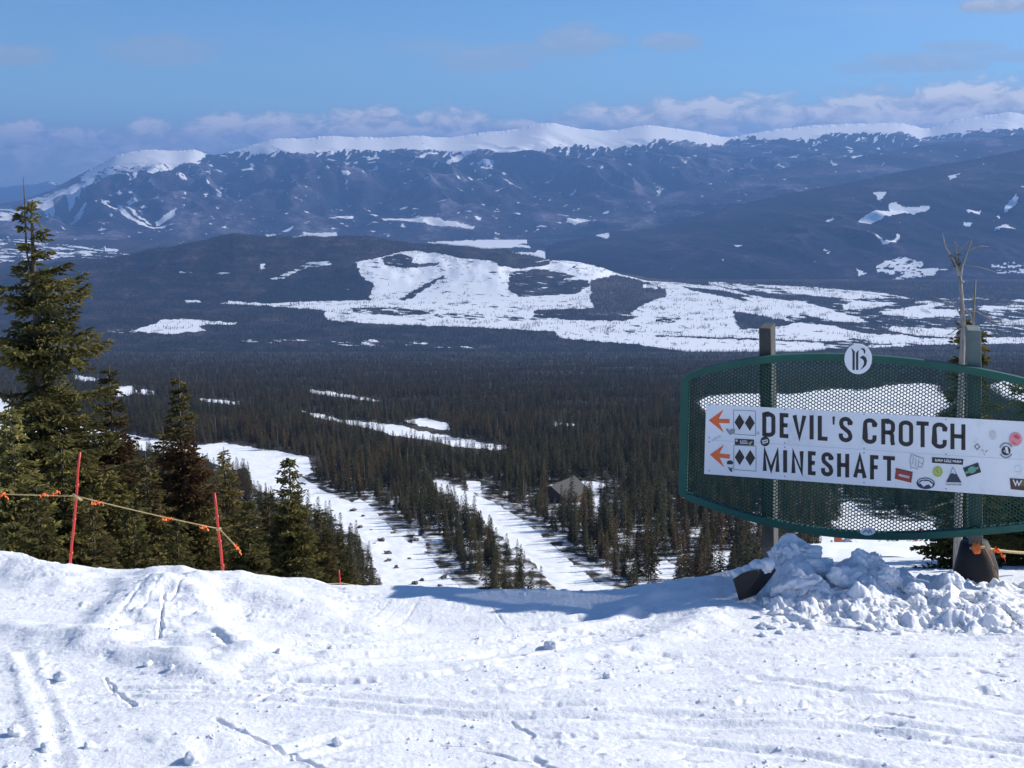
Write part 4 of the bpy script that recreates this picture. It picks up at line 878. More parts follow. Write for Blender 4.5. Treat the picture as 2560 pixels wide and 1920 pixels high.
def bar(path, wd, dp, closed=False, off=0.0):
    """flat steel band following a path in the sign's plane"""
    m = MB(); n = len(path); rows = []
    for i, (u, v) in enumerate(path):
        a = path[(i - 1) % n] if closed or i > 0 else path[i]; b = path[(i + 1) % n] if closed or i < n - 1 else path[i]
        t = np.array([b[0] - a[0], b[1] - a[1]]); t /= np.linalg.norm(t); nn = np.array([-t[1], t[0]])
        if closed or 0 < i < n - 1:
            t1 = np.array([u - a[0], v - a[1]]); t2 = np.array([b[0] - u, b[1] - v]); t1 /= np.linalg.norm(t1); t2 /= np.linalg.norm(t2)
            k = 1 / max(.5, math.sqrt(max(.02, (1 + np.dot(t1, t2)) / 2)))
        else: k = 1
        p0 = (u + nn[0] * wd / 2 * k, v + nn[1] * wd / 2 * k); p1 = (u - nn[0] * wd / 2 * k, v - nn[1] * wd / 2 * k)
        rows.append([XYZ(*p0, off), XYZ(*p1, off), XYZ(*p1, off - dp), XYZ(*p0, off - dp)])
    V = [p for r in rows for p in r]; Fc = []
    for i in range(n if closed else n - 1):
        j = (i + 1) % n
        for k in range(4): Fc.append([i * 4 + k, i * 4 + (k + 1) % 4, j * 4 + (k + 1) % 4, j * 4 + k])
    if not closed: Fc += [[0, 1, 2, 3], [(n - 1) * 4 + k for k in (3, 2, 1, 0)]]
    return m.add(V, Fc)
outline = TOP + BOT[::-1]
def shrink(path, dd):
    cu = uc; cvv = np.mean([p[1] for p in path]); res = []
    for u, v in path:
        res.append((u - math.copysign(dd, u - cu) * (1 if abs(u - cu) > (uc - ul) * .999 else 0), v - math.copysign(dd, v - cvv)))
    return res
bar(shrink(outline, .022), .045, .06, True, .03).build("frame", M_GREEN, sign, False, SB)
# expanded metal: staggered diamonds
inner = shrink(outline, .03)
ptop = np.array(TOP); pbot = np.array(BOT)
def vtop(u): return np.interp(u, ptop[:, 0], ptop[:, 1]) - .03
def vbot(u): return np.interp(u, pbot[:, 0], pbot[:, 1]) + .03
cw, ch = .0375, .0235
u0, u1 = ul + .03, 2 * uc - ul - .03; vmin = pbot[:, 1].min(); vmax = ptop[:, 1].max(); mb = MB()
nr = int((vmax - vmin) / (ch / 2)) + 2; nc = int((u1 - u0) / cw) + 2
th = .0028
V = []; Fq = []
def strand(a, b):
    a = np.array(a); b = np.array(b); t = (b - a) / np.linalg.norm(b - a); nn = np.array([-t[1], t[0]]) * th
    c = [a + nn, a - nn, b - nn, b + nn]; n = len(V)
    for o_ in (.003, -.003): V.extend([XYZ(p[0], p[1], o_) for p in c])
    Fq.extend([[n, n + 1, n + 2, n + 3], [n + 7, n + 6, n + 5, n + 4], [n, n + 4, n + 5, n + 1], [n + 2, n + 6, n + 7, n + 3], [n + 1, n + 5, n + 6, n + 2], [n + 3, n + 7, n + 4, n]])
for r in range(nr):
    v = vmin + r * ch / 2; ofs = .5 * cw if r % 2 else 0
    for c in range(nc):
        u = u0 + c * cw + ofs
        # node (flat bridge) and two legs rising to the next row
        if u < u1 and vbot(u) < v < vtop(u): strand((u - cw * .17, v), (u + cw * .17, v))
        for sd in (-1, 1):
            a = (u + sd * cw * .14, v); b = (u + sd * cw * .36, v + ch / 2)
            if all(u0 - .01 < p[0] < u1 + .01 and vbot(p[0]) < p[1] < vtop(p[0]) for p in (a, b)): strand(a, b)
obj("mesh_screen", mesh_from("mesh_screen", np.array(V) - SB, np.array(Fq), M_MESHG), sign)
# posts
M_POST = paint("weathered_green_wood", (.135, .17, .16), .8, .25, 4, dirt=(.20, .24, .22)); M_POST2 = paint("weathered_post", (.060, .062, .058), .85, .3, 5, dirt=(.13, .15, .14))
def post(x0, x1, xb0, xb1, ytop, ybot, mat, off=-.035, dep=.30):
    m = MB(); t0 = S(x0, ytop, off); t1 = S(x1, ytop, off); b0 = S(xb0, ybot, off); b1 = S(xb1, ybot, off)
    t1[2] = t0[2]; b1[2] = b0[2]; m.add([t0, t1, b1, b0] + [p - nrm * dep for p in (t0, t1, b1, b0)], [[0, 3, 2, 1], [4, 5, 6, 7], [0, 1, 5, 4], [1, 2, 6, 5], [2, 3, 7, 6], [3, 0, 4, 7]])
    o = m.build("post", mat, sign, False, SB); bv = o.modifiers.new("edge", 'BEVEL'); bv.width = .006; bv.segments = 2; return o
post(1897, 1927, 1908, 1938, 820, 1560, M_POST2); post(2418, 2453, 2424, 2459, 826, 1560, M_POST)
# name panel
panel_px = [(1762, 1006), (1767, 1181)]
pu0 = UV(1764, 1094)[0]; pu1 = 2 * uc - pu0; pv1 = .5 * (UV(1762, 1006)[1] + UV(2560, 1055)[1]); pv0 = .5 * (UV(1767, 1181)[1] + UV(2560, 1243)[1])
m = MB(); m.box(XYZ((pu0 + pu1) / 2, (pv0 + pv1) / 2, .018), e1 * (pu1 - pu0) / 2, e3 * (pv1 - pv0) / 2, nrm * .004)
panel = m.build("name_panel", M_WHITE, sign, False, SB)
LO = .0225
def shape(polys, mat, name, layer=0, label=None, thick=.0008):
    m = MB()
    for pl in polys: m.prism([S(x, y, LO + .0014 * layer + thick) for x, y in pl], -nrm * thick)
    o = obj(name, mesh_from(name, np.array(m.v) - SB, m.f, mat), panel); 
    if label: o["label"] = label
    return o
def ribbon(pts, wd, closed=False):
    """polyline of pixel points -> list of quads with mitred joints"""
    n = len(pts); L = []; R = []
    for i in range(n):
        a = pts[(i - 1) % n] if closed or i > 0 else None; b = pts[(i + 1) % n] if closed or i < n - 1 else None; p = np.array(pts[i], float)
        t1 = (p - np.array(a, float)) if a is not None else None; t2 = (np.array(b, float) - p) if b is not None else None
        if t1 is not None: t1 = t1 / (np.linalg.norm(t1) + 1e-9)
        if t2 is not None: t2 = t2 / (np.linalg.norm(t2) + 1e-9)
        t = t1 if t2 is None else (t2 if t1 is None else t1 + t2); t = t / (np.linalg.norm(t) + 1e-9); nn = np.array([-t[1], t[0]])
        k = 1.0
        if t1 is not None and t2 is not None: k = 1 / max(.45, math.sqrt(max(.01, (1 + np.dot(t1, t2)) / 2)))
        L.append(p + nn * wd / 2 * k); R.append(p - nn * wd / 2 * k)
    m_ = n if closed else n - 1
    return [[L[i], L[(i + 1) % n], R[(i + 1) % n], R[i]] for i in range(m_)]
def ell(cx, cy_, rx, ry, a0=0, a1=360, n=24, tilt=0):
    t = rad(tilt); o = []
    full = abs(a1 - a0) >= 360; k = n if full else n + 1
    for i in range(k):
        a = rad(a0 + (a1 - a0) * i / n); x = rx * math.cos(a); y = ry * math.sin(a); o.append((cx + x * math.cos(t) - y * math.sin(t), cy_ + x * math.sin(t) + y * math.cos(t)))
    return o
def arcu(cx, cy_, rx, ry, a0, a1, n=7): return [(cx + rx * math.cos(rad(a0 + (a1 - a0) * i / n)), cy_ + ry * math.sin(rad(a0 + (a1 - a0) * i / n))) for i in range(n + 1)]
RY = .17     # corner radius in units of letter height
G = {'D': [[(0, -.075), (0, 1.075)], [(0, 0), (.45, 0)] + arcu(.45, RY, .55, RY, -90, 0) + arcu(.45, 1 - RY, .55, RY, 0, 90) + [(0, 1)]],
     'E': [[(1, 0), (0, 0), (0, 1), (1, 1)], [(0, .48), (.88, .48)]], 'V': [[(0, -.03), (.5, 1), (1, -.03)]], 'I': [[(.5, -.075), (.5, 1.075)]], 'L': [[(0, -.075), (0, 1), (1.05, 1)]],
     'C': [[(1, .30), (1, RY)] + arcu(.5, RY, .5, RY, 0, -180) + [(0, 1 - RY)] + arcu(.5, 1 - RY, .5, RY, 180, 0) + [(1, .68)]],
     'O': [arcu(.5, RY, .5, RY, 180, 360) + arcu(.5, 1 - RY, .5, RY, 0, 180) + [(0, RY)]],
     'R': [[(0, 1.075), (0, 0), (.5, 0)] + arcu(.5, .17, .46, .17, -90, 0) + arcu(.5, .34, .46, .17, 0, 90) + [(0, .51)], [(.45, .51)] + arcu(.5, .66, .38, .15, -90, 0) + [(.89, .9), (.97, 1.075)]],
     'T': [[(-.12, 0), (1.12, 0)], [(.5, 0), (.5, 1.075)]], 'H': [[(0, -.075), (0, 1.075)], [(1, -.075), (1, 1.075)], [(0, .48), (1, .48)]],
     'S': [[(.97, .28), (.96, RY)] + arcu(.5, RY, .46, RY, 0, -180) + [(.04, .25), (.14, .38), (.5, .50), (.86, .62), (.98, .75)] + arcu(.5, 1 - RY, .5, RY, 0, 180) + [(0, .70)]],
     'M': [[(0, 1.075), (0, 0), (.5, .98), (1, 0), (1, 1.075)]], 'N': [[(0, 1.075), (0, 0), (1, 1), (1, -.075)]], 'A': [[(0, 1.04), (.5, 0), (1, 1.04)], [(.2, .72), (.8, .72)]], 'F': [[(1, 0), (0, 0), (0, 1.075)], [(0, .48), (.88, .48)]]}
def letters(spec, topl, basel, sw):
    polys = []
    for ch, x0, x1 in spec:
        def M(u, v):
            x = x0 + sw / 2 + u * (x1 - x0 - sw) if ch != 'I' else .5 * (x0 + x1)
            yt = np.interp(x, *topl); yb = np.interp(x, *basel); return (x, yt + sw * .42 + v * (yb - yt - sw * .84))
        for st in G[ch]:
            pp = [M(*p) for p in st]; cl = ch == 'O'
            polys += ribbon(pp[:-1] if cl else pp, sw, cl)
    return polys
T1 = ([1906, 2413], [1030.5, 1061]); B1 = ([1906, 2413], [1090.5, 1125.5]); T2 = ([1906, 2239], [1121.5, 1142]); B2 = ([1906, 2239], [1177.5, 1203.5])
L1 = [('D', 1905.5, 1938.5), ('E', 1949, 1976), ('V', 1981, 2016), ('I', 2024, 2034), ('L', 2044.4, 2073), ('S', 2097, 2131), ('C', 2157.7, 2191.5), ('R', 2203, 2238.6), ('O', 2246.8, 2283), ('T', 2289, 2324), ('C', 2331, 2367), ('H', 2376, 2413.5)]
L2 = [('M', 1907, 1948.5), ('I', 1958.6, 1967), ('N', 1978.6, 2009), ('E', 2019.7, 2044), ('S', 2052.6, 2083), ('H', 2092.6, 2123), ('A', 2132.6, 2166.7), ('F', 2175, 2201), ('T', 2205.5, 2239.6)]
for sp_ in L1: shape(letters([sp_], T1, B1, 10.2), M_BLACK, "letter", 0)
for sp_ in L2: shape(letters([sp_], T2, B2, 10.0), M_BLACK, "letter", 0)
shape([[(2081, 1041), (2087.5, 1041.5), (2086, 1062), (2082, 1062)]], M_BLACK, "apostrophe", 0)
shape([[(1771.5, 1050.5), (1809, 1024), (1797, 1047), (1824, 1047.8), (1824, 1058.5), (1797, 1057.5), (1810, 1082)]], M_ORANGE, "arrow"); shape([[(1774.5, 1136.5), (1810, 1112), (1798.5, 1133.5), (1824.5, 1136), (1824.5, 1147), (1799, 1144.5), (1811, 1169)]], M_ORANGE, "arrow")
for (bx0, by0, bx1, by1, dds) in [(1834, 1025, 1889, 1087, ((1848.5, 1055.5), (1874.5, 1057.5))), (1834.5, 1113, 1890, 1176, ((1849, 1143), (1875.5, 1145)))]:
    fr = ribbon([(bx0, by0), (bx1, by0 + 2.5), (bx1, by1 + 2), (bx0, by1 - 2)], 1.4, True)
    f = shape(fr, M_GREYL, "diamond_symbol", 0)
    mdd = MB()
    for dx, dy in dds: mdd.prism([S(x, y, LO + .0012) for x, y in ((dx, dy - 20), (dx + 12.3, dy), (dx, dy + 20), (dx - 12.3, dy))], -nrm * .0012)
    obj("diamond_symbol", mesh_from("diamond_symbol", np.array(mdd.v) - SB, mdd.f, M_BLACK), panel)
# screws and the faint joint line across the panel
scr = []
for x in (1773, 1962, 2160, 2365): 
    for f in (.03, .50, .56, .97):
        ya = np.interp(x, [1762, 2560], [1006, 1055]); yb = np.interp(x, [1766, 2560], [1181, 1243]); scr.append(ell(x, ya + f * (yb - ya), 2, 2.1, n=8))
shape(scr, flat("screw_grey", (.35, .36, .40)), "screw_head"); shape(ribbon([(1775, 1100), (1960, 1111), (2160, 1124), (2360, 1138), (2560, 1149)], 1.0), flat("joint_grey", (.62, .64, .69)), "panel_joint")
# stickers
def sticker(layers, label):
    first = None
    for i, (polys, mat) in enumerate(layers):
        o = shape(polys, mat, "sticker" if i == 0 else "sticker_print", i + 1, label if i == 0 else None)
cNAVY = flat("navy", (.03, .035, .11)); cRED = flat("brick_red", (.36, .05, .04)); cLIME = flat("lime", (.55, .62, .18)); cSLATE = flat("slate", (.035, .05, .085)); cTEAL = flat("pale_teal", (.16, .40, .30)); cDK = flat("near_black", (.03, .028, .035))
cPINK = flat("pink", (.85, .32, .36)); cRD2 = flat("bright_red", (.72, .09, .10)); cGRAY = flat("mid_grey", (.30, .30, .34)); cOLIVE = flat("olive", (.16, .14, .06)); cTAN = flat("tan_print", (.55, .46, .22)); cFAINT = flat("faint_grey", (.58, .60, .66)); cOLIVE2 = flat("lime_dark", (.36, .44, .10))
def word(x0, y0, x1, y1, h, n, seed, thick=1.5):
    """row of small illegible letter strokes"""
    rg = random.Random(seed); out = []
    for i in range(n):
        f = (i + .5) / n; x = x0 + (x1 - x0) * f; y = y0 + (y1 - y0) * f; w_ = (x1 - x0) / n * .36; k = rg.random()
        if k < .35: out += ribbon([(x - w_, y - h / 2), (x - w_, y + h / 2), (x + w_, y + h / 2 + .2)], thick)
        elif k < .7: out += ribbon([(x - w_, y + h / 2), (x - w_, y - h / 4), (x + w_, y - h / 4), (x + w_, y + h / 2)], thick)
        else: out += ribbon([(x + w_, y - h / 3), (x - w_, y - h / 3), (x - w_, y + h / 2), (x + w_, y + h / 2)], thick)
    return out
sticker([([[(1837, 1096.5), (1885, 1099), (1885, 1114), (1837, 1112)]], cDK), (word(1850, 1102, 1870, 1103, 4, 4, 1) + [[(1850, 1106), (1869, 1107), (1869, 1110), (1850, 1109)], [(1839, 1099), (1844, 1099), (1844, 1104), (1839, 1104)]], cFAINT), ([[(1870, 1110), (1876, 1104), (1882, 1103), (1876, 1112)]], cTAN)], "dark rectangular sticker between the two diamond symbols")
sticker([(([ell(1912.5, 1103.5, 11.5, 12.3)]), cDK), ([[(1905, 1101), (1919, 1098), (1920, 1106), (1907, 1110)]], M_OFFW), (ribbon([(1908, 1105.5), (1917, 1102.5)], 2.4), cDK)], "round black sticker under the first letter")
sticker([([[(1814, 1072.5), (1819, 1071), (1823, 1076), (1828, 1072), (1838, 1073), (1836, 1083), (1825, 1088), (1819, 1081)]], cGRAY)], "small torn grey sticker beside the upper arrow")
sticker([(word(1780, 1101, 1803, 1089, 4, 6, 3, 1.2), cFAINT)], "faint grey worn lettering between the arrows")
sticker([([ell(1825, 1157, 8, 6, 180, 360) + [(1832, 1161), (1818, 1161)]], cDK), ([[(1819, 1166), (1826, 1171), (1833, 1168), (1829, 1174), (1832, 1180), (1825, 1178), (1822, 1172)]], cNAVY)], "small dark domed sticker beside the lower arrow")
sticker([([ell(1895, 1083, 4.3, 4.3, n=12)], cFAINT)], "tiny faint round mark right of the upper diamond symbol")
sticker([([[(2240, 1170), (2282, 1180), (2278, 1207), (2236.5, 1197)]], cRED), (word(2247, 1187, 2274, 1193, 4.5, 6, 5, 1.6), M_OFFW), (ribbon([(2238, 1172), (2281, 1181.5), (2277, 1206)], 1.4), cSLATE)], "brick red rectangular sticker with small white lettering")
fist = [(2279, 1136), (2309, 1147), (2307, 1160), (2304, 1168), (2297, 1166), (2292, 1173), (2284, 1169), (2277, 1171), (2277, 1162), (2274.5, 1153)]
sticker([([fist], M_OFFW), (ribbon(fist, 1.5, True) + ribbon([(2283, 1141), (2282, 1160)], 1.3) + ribbon([(2290, 1143), (2289, 1166)], 1.3) + ribbon([(2297, 1147), (2295, 1166)], 1.3) + ribbon([(2297, 1156), (2307, 1159)], 1.2), cGRAY)], "white sticker outlined as a clenched fist")
sticker([([[(2330, 1143), (2408.5, 1148), (2407, 1162), (2330, 1157)]], cDK), (word(2338, 1149.5, 2357, 1151, 5, 5, 7, 1.5) + word(2361, 1151, 2379, 1152.5, 6, 4, 8, 1.6) + word(2382, 1152.5, 2403, 1154, 5, 6, 9, 1.5), M_OFFW)], "long black sticker with white lettering")
sticker([([ell(2344, 1179, 13, 14)], cLIME), (ribbon(ell(2344, 1179, 9.5, 10.5), 1.6, True) + ribbon([(2339, 1176), (2349, 1182)], 2.5) + ribbon([(2343, 1170), (2344, 1188)], 1.8), cOLIVE2)], "round lime green sticker")
sticker([([[(2382.5, 1167.5), (2365, 1206), (2405, 1207)]], M_OFFW), ([[(2377, 1182), (2380.5, 1184.5), (2383, 1182), (2386, 1186), (2391, 1183.5), (2404, 1206.5), (2365, 1205.5)]], cSLATE), (ribbon([(2377, 1181), (2382.5, 1168), (2390, 1183)], 1.2) + word(2364, 1211, 2404, 1212, 3, 10, 11, 1.1), cGRAY)], "white sticker of a dark triangular mountain with a white cap")
sticker([([[(2407, 1170), (2445, 1156.5), (2453, 1180.5), (2416.5, 1192.5)]], cDK), ([ell(2430, 1174.5, 11, 8.5, tilt=-18), [(2412, 1180), (2424, 1176), (2424, 1182), (2415, 1185)], [(2436, 1170), (2447, 1166), (2446, 1172), (2438, 1176)]], cTEAL)], "tilted dark sticker with a pale green emblem")
sticker([([ell(2314, 1208.5, 23, 14.5, tilt=3)], cNAVY), (ribbon(ell(2314, 1208.5, 19, 11, 190, 350, tilt=3), 2.0) + [[(2296, 1209), (2306, 1202), (2322, 1203), (2332, 1211), (2329, 1218), (2322, 1211), (2315, 1213), (2309, 1217), (2302, 1209)]], M_OFFW)], "navy oval sticker with a white goggle shape")
sticker([([[(2443, 1108), (2451.5, 1117), (2443, 1126), (2435, 1116.5)]], cGRAY), ([ell(2443, 1116.5, 3.4, 3.4, n=10)], M_OFFW)], "small grey diamond sticker")
sticker([(ribbon([(2455, 1123), (2458, 1129)], 2) + ribbon([(2463, 1131), (2469, 1126)], 2) + ribbon([(2459, 1134), (2463, 1138)], 1.4), cGRAY)], "two small grey scuffed strokes")
sticker([([ell(2538.5, 1098, 16.5, 17.5)], cPINK), ([[(2533, 1090), (2541, 1086), (2549, 1092), (2547, 1099), (2538, 1096)], [(2528, 1101), (2535, 1106), (2544, 1111), (2534, 1110)]], cRD2)], "round pink and red sticker")
sticker([(ribbon(ell(2515, 1125, 16, 17, 200, 335), 4) + ribbon(ell(2515, 1128, 15, 16, 25, 155), 4), cGRAY), ([ell(2515, 1127, 11.5, 11.5)], cDK), ([[(2512, 1118), (2519, 1117), (2522, 1134), (2515, 1133)], [(2508, 1127), (2512, 1126), (2512, 1131)]], M_OFFW)], "round grey badge sticker with curved bands")
sticker([([[(2524, 1195.5), (2575, 1199), (2575, 1228), (2527, 1223)]], flat("dark_brown", (.10, .045, .03))), ([[(2550, 1199), (2575, 1200), (2575, 1216), (2548, 1214)]], cOLIVE), (ribbon([(2533, 1199), (2539, 1213), (2543, 1202), (2547, 1213), (2554, 1201)], 3.2), M_OFFW)], "brown sticker with a white letter W")
sticker([(ribbon(ell(2545, 1172, 9, 8), 1, True), cFAINT)], "faint worn round sticker outline"); sticker([([ell(2482, 1088, 9, 12, n=10)], flat("faint_pink", (.72, .66, .72)))], "faded pinkish smudge sticker")
# round emblem on the top edge: two stems and the bowls of a B
emb = MB(); emb.prism([S(x, y, .042) for x, y in ell(2145.5, 897.5, 34.5, 38, n=40)], -nrm * .008); eo = emb.build("round_emblem", M_WHITE, sign, False, SB)
def EM(x, y): return (2100 + x / 22.12, 860 + y / 22.12)
EB = [[(620, 215), (700, 290), (815, 430), (815, 1440), (690, 1440), (690, 480)], [(885, 520), (940, 420), (1050, 320), (1010, 460), (1010, 1440), (885, 1440)],
      [(1130, 285), (1240, 225), (1350, 265), (1410, 380), (1395, 480), (1335, 560), (1320, 440), (1270, 340), (1200, 300)],
      [(1085, 775), (1180, 690), (1290, 640), (1450, 760), (1500, 950), (1450, 1160), (1300, 1310), (1110, 1440), (1250, 1260), (1320, 1090), (1320, 960), (1260, 850), (1180, 800)]]
m = MB()
for pl in EB: m.prism([S(*EM(*p), .0435) for p in pl], -nrm * .0015)
obj("emblem_letter", mesh_from("emblem_letter", np.array(m.v) - SB, m.f, flat("dark_ink", (.02, .035, .05))), eo)
m = MB(); m.prism([S(x, y, .034) for x, y in ell(2169, 1329, 19, 9.5, n=20)], -nrm * .004); ob = m.build("lower_badge", M_WHITE, sign, False, SB)
m = MB()
for pl in ribbon([(2157, 1333), (2165, 1325), (2172, 1332), (2174, 1324), (2180, 1333)], 3): m.prism([S(x, y, .0352) for x, y in pl], -nrm * .001)
obj("emblem_letter", mesh_from("emblem_letter", np.array(m.v) - SB, m.f, cGRAY), ob)

# ------------------------------------------------------------------ snow heap, pads, ropes, poles
from mathutils import noise as mn
def n3(p, s): return mn.noise(Vector((p[0] / s, p[1] / s, p[2] / s)))
def blob(mb, c, r, seed, sq=(1, 1, 1), amp=.35, sub=3, fine=.12):
    bm = __import__('bmesh').new(); __import__('bmesh').ops.create_icosphere(bm, subdivisions=sub, radius=1.0)
    rg = random.Random(seed); R = Matrix.Rotation(rg.uniform(0, 6.28), 3, 'Z') @ Matrix.Rotation(rg.uniform(-.5, .5), 3, 'X'); V = []
    for v in bm.verts:
        p = v.co.copy(); k = 1 + amp * mn.noise(p * 1.1 + Vector((seed * 3.1, 0, 0))) + fine * mn.noise(p * 3.7 + Vector((0, seed, 0))) + .10 * mn.noise(p * 8 + Vector((0, seed, 3)))
        p = R @ Vector((p.x * sq[0], p.y * sq[1], p.z * sq[2])) * (k * r); V.append((c[0] + p.x, c[1] + p.y, c[2] + p.z))
    Fc = [[v.index for v in f.verts] for f in bm.faces]; bm.free(); mb.add(V, Fc)
HEAP = [(1800, 1500), (1850, 1500), (1885, 1478), (1908, 1446), (1935, 1398), (1950, 1358), (1985, 1348), (2020, 1358), (2048, 1392), (2066, 1422), (2100, 1412), (2130, 1398), (2155, 1382), (2172, 1392), (2188, 1384), (2210, 1410), (2235, 1432),
        (2290, 1448), (2325, 1452), (2355, 1432), (2380, 1424), (2400, 1452), (2440, 1468), (2500, 1472), (2560, 1490), (2640, 1500), (2750, 1490), (2850, 1475)]
pxs = np.linspace(1790, 2860, 520); ts = np.linspace(-1, 1, 170)
PXG, TG = np.meshgrid(pxs, ts)
topy = tabf(HEAP, PXG); dr2 = 7.42 - .30 * sstep(1950, 2560, PXG); st = qs(PXG, topy)[1]; qg = qs(PXG, topy)[0]
zr_ = st * dr2; zg_ = ground(qg, dr2); hp = np.maximum(zr_ - zg_, .0)
fr_ = .95 * (.5 + .5 * sstep(1800, 2100, PXG)); bk = .42
Dg = dr2 + np.where(TG < 0, TG * fr_, TG * bk); Xg = qg * Dg * 1.0
shp = np.where(TG < 0, (1 + TG) ** 1.25, (1 - TG) ** .8)
zb = fg_height(Xg, Dg)
bil = np.abs(fbm(Xg / .20, Dg / .20, 3, 401)) * .11 + .018 * np.abs(perlin(Xg / .045, Dg / .045, 403)) + .014 * np.abs(perlin(Xg / .02, Dg / .02, 404)) + .06 * np.maximum(perlin(Xg / .11, Dg / .09, 405) - .1, 0)
Zg = np.where((TG > -.98) & (TG < .98), zb, zb - .05) + hp * shp * (1 + .15 * fbm(Xg / .2, Dg / .2, 2, 407)) + (bil - .03) * np.clip((1 - np.abs(TG)) * 5, 0, 1) * np.clip(1.25 - shp, .25, 1) * sstep(1800, 1960, PXG)
Zg = np.where(np.abs(TG) > .97, zb - .04, Zg)
heap = MB()
H = [(1985, 1405, 7.32, .145, (1.15, .8, 1.0)), (1958, 1385, 7.30, .09, (1, .9, .8)), (2035, 1420, 7.25, .12, (1.2, .9, .7)), (2000, 1470, 7.05, .16, (1.4, .9, .7)), (2165, 1420, 7.22, .11, (.9, .8, 1.1)), (2120, 1450, 7.12, .13, (1.2, .8, .8)), (2195, 1420, 7.2, .06, (.5, .8, 1.7)), (2215, 1450, 7.1, .11, (1, .8, .9)),
     (2380, 1458, 7.1, .085, (1, .9, .9)), (2060, 1490, 6.95, .12, (1.3, .8, .7)), (2290, 1480, 7.0, .09, (1.2, .8, .7)), (2440, 1500, 6.9, .09, (1.3, .8, .6)), (1915, 1470, 7.25, .12, (1.2, .8, .8)), (2340, 1500, 6.9, .08, (1.1, .8, .7))]
for i, (a, b, dd, r, sq) in enumerate(H): blob(heap, P(a, b, dd), r * .82, 50 + i, sq, .6, 5, .24)
rg = random.Random(77)
for i in range(70):
    a = rg.uniform(1960, 2700); dd = rg.gauss(6.62, .17); q_ = (a - 1280) / FL / cp * .93; 
    X_ = q_ * dd; z_ = float(ground(q_, dd)); r = rg.uniform(.012, .05) * rg.uniform(.5, 1)
    up = max(0, (dd - 6.45)) * .35
    blob(heap, (X_, dd, z_ - r * .1 + up * .4), r, 200 + i, (1.3, 1, .7), .8, 3, .3)
hv = np.concatenate([np.stack([Xg, Dg, Zg], -1).reshape(-1, 3), np.array(heap.v)]); gf = grid_faces(*Xg.shape)
nb_ = Xg.size; allf = [list(map(int, f)) for f in gf] + [[i + nb_ for i in f] for f in heap.f]
tag(obj("snow_heap", mesh_from("snow_heap", hv, allf, M_SNOW, True)), "ploughed heap of lumpy snow blocks piled below the trail sign", "snow heap")

# loose lumps lying on the snow
LUMPS = [(155, 1690, 21, "round snow lump lying alone in the left foreground"), (480, 1898, 24, "snow lump at the bottom picture edge, left of centre"), (1383, 1592, 24, "upright snow block beside the thin shadow line"), (845, 1858, 15, "snow lump just right of the long scratch line"),
         (697, 1640, 12, "small snow lump at the foot of the wind carved drift"), (370, 1665, 12, "snow lump below the left drift, near two smaller ones"), (428, 1680, 9, "smallest snow lump below the left drift"), (830, 1598, 10, "little snow lump on the tracked band left of centre"), (1520, 1690, 14, "jagged snow lump in the middle of the right foreground"),
         (120, 1880, 20, "low snow lump in the bottom left corner"), (225, 1872, 17, "snow lump right of the bottom left corner one"), (40, 1835, 22, "wide snow lump near the left edge of the foreground")]
for i, (a, b, r_, lab) in enumerate(LUMPS):
    X_, Y_ = gxy(a, b + r_ * .35); z_ = float(fg_height(np.array([X_]), np.array([Y_]))[0]); r = r_ / FL * Y_
    m = MB(); blob(m, (X_, Y_, z_ + r * .35), r, 900 + i, (1, .9, .8), .35, 4)
    tag(m.build("snow_lump", M_SNOW, None, True, (X_, Y_, z_)), lab, "snow lump", "loose snow lumps on the piste")
cr = MB(); rg = random.Random(5)
for i in range(700):
    a = rg.uniform(-100, 2660); b = 1920 - 420 * rg.random() ** 1.3 + 20
    if fbm(np.array([a / 260.]), np.array([b / 90.]), 2, 9)[0] < .10: continue
    X_, Y_ = gxy(a, b); X_ = float(X_); Y_ = float(Y_); z_ = float(fg_height(np.array([X_]), np.array([Y_]))[0]); r = rg.uniform(.003, .009)
    blob(cr, (X_, Y_, z_ + r * .3), r, i, (1.2, 1, .8), .5, 1)
tag(obj("snow_crumbs", mesh_from("snow_crumbs", np.array(cr.v), cr.f, M_SNOW, True)), "countless small snow crumbs strewn over the piste", "snow", kind="stuff")

M_PAD = paint("black_padding", (.012, .011, .014), .7, .3, 6); M_ROPE = paint("yellow_rope", (.50, .38, .18), .8, .25, 60); M_ROPEB = paint("brown_rope", (.30, .19, .10), .85, .3, 50)
M_FLAG = flat("orange_flag", (.95, .19, .03), .6); M_POLE = paint("red_pole", (.62, .05, .035), .45, .15, 9, dirt=(.5, .12, .11))
# left pad: dark board leaning at the post's foot, capped with snow
pb = P(1862, 1480, 6.95); e = empty("padding_board", pb); tag(e, "dark padding board with a snow cap leaning at the left signpost's foot", "padding")
m = MB(); m.prism([P(x, y, 6.95) for x, y in [(1832, 1448), (1856, 1432), (1893, 1426), (1898, 1440), (1870, 1478), (1848, 1502)]], np.array([.12, .10, 0])); o = m.build("pad", M_PAD, e, False, pb)
m = MB()
for i, (a, b, r_, sq) in enumerate([(1850, 1436, .035, (1.3, 1.2, .8)), (1872, 1428, .042, (1.4, 1.2, .8)), (1895, 1420, .045, (1.4, 1.2, .9)), (1915, 1414, .04, (1.2, 1.2, 1.1)), (1842, 1447, .022, (1, 1, .8))]): blob(m, P(a, b, 7.03), r_, 600 + i, sq, .3, 3)
m.build("snow_cap", M_SNOW, e, True, pb)
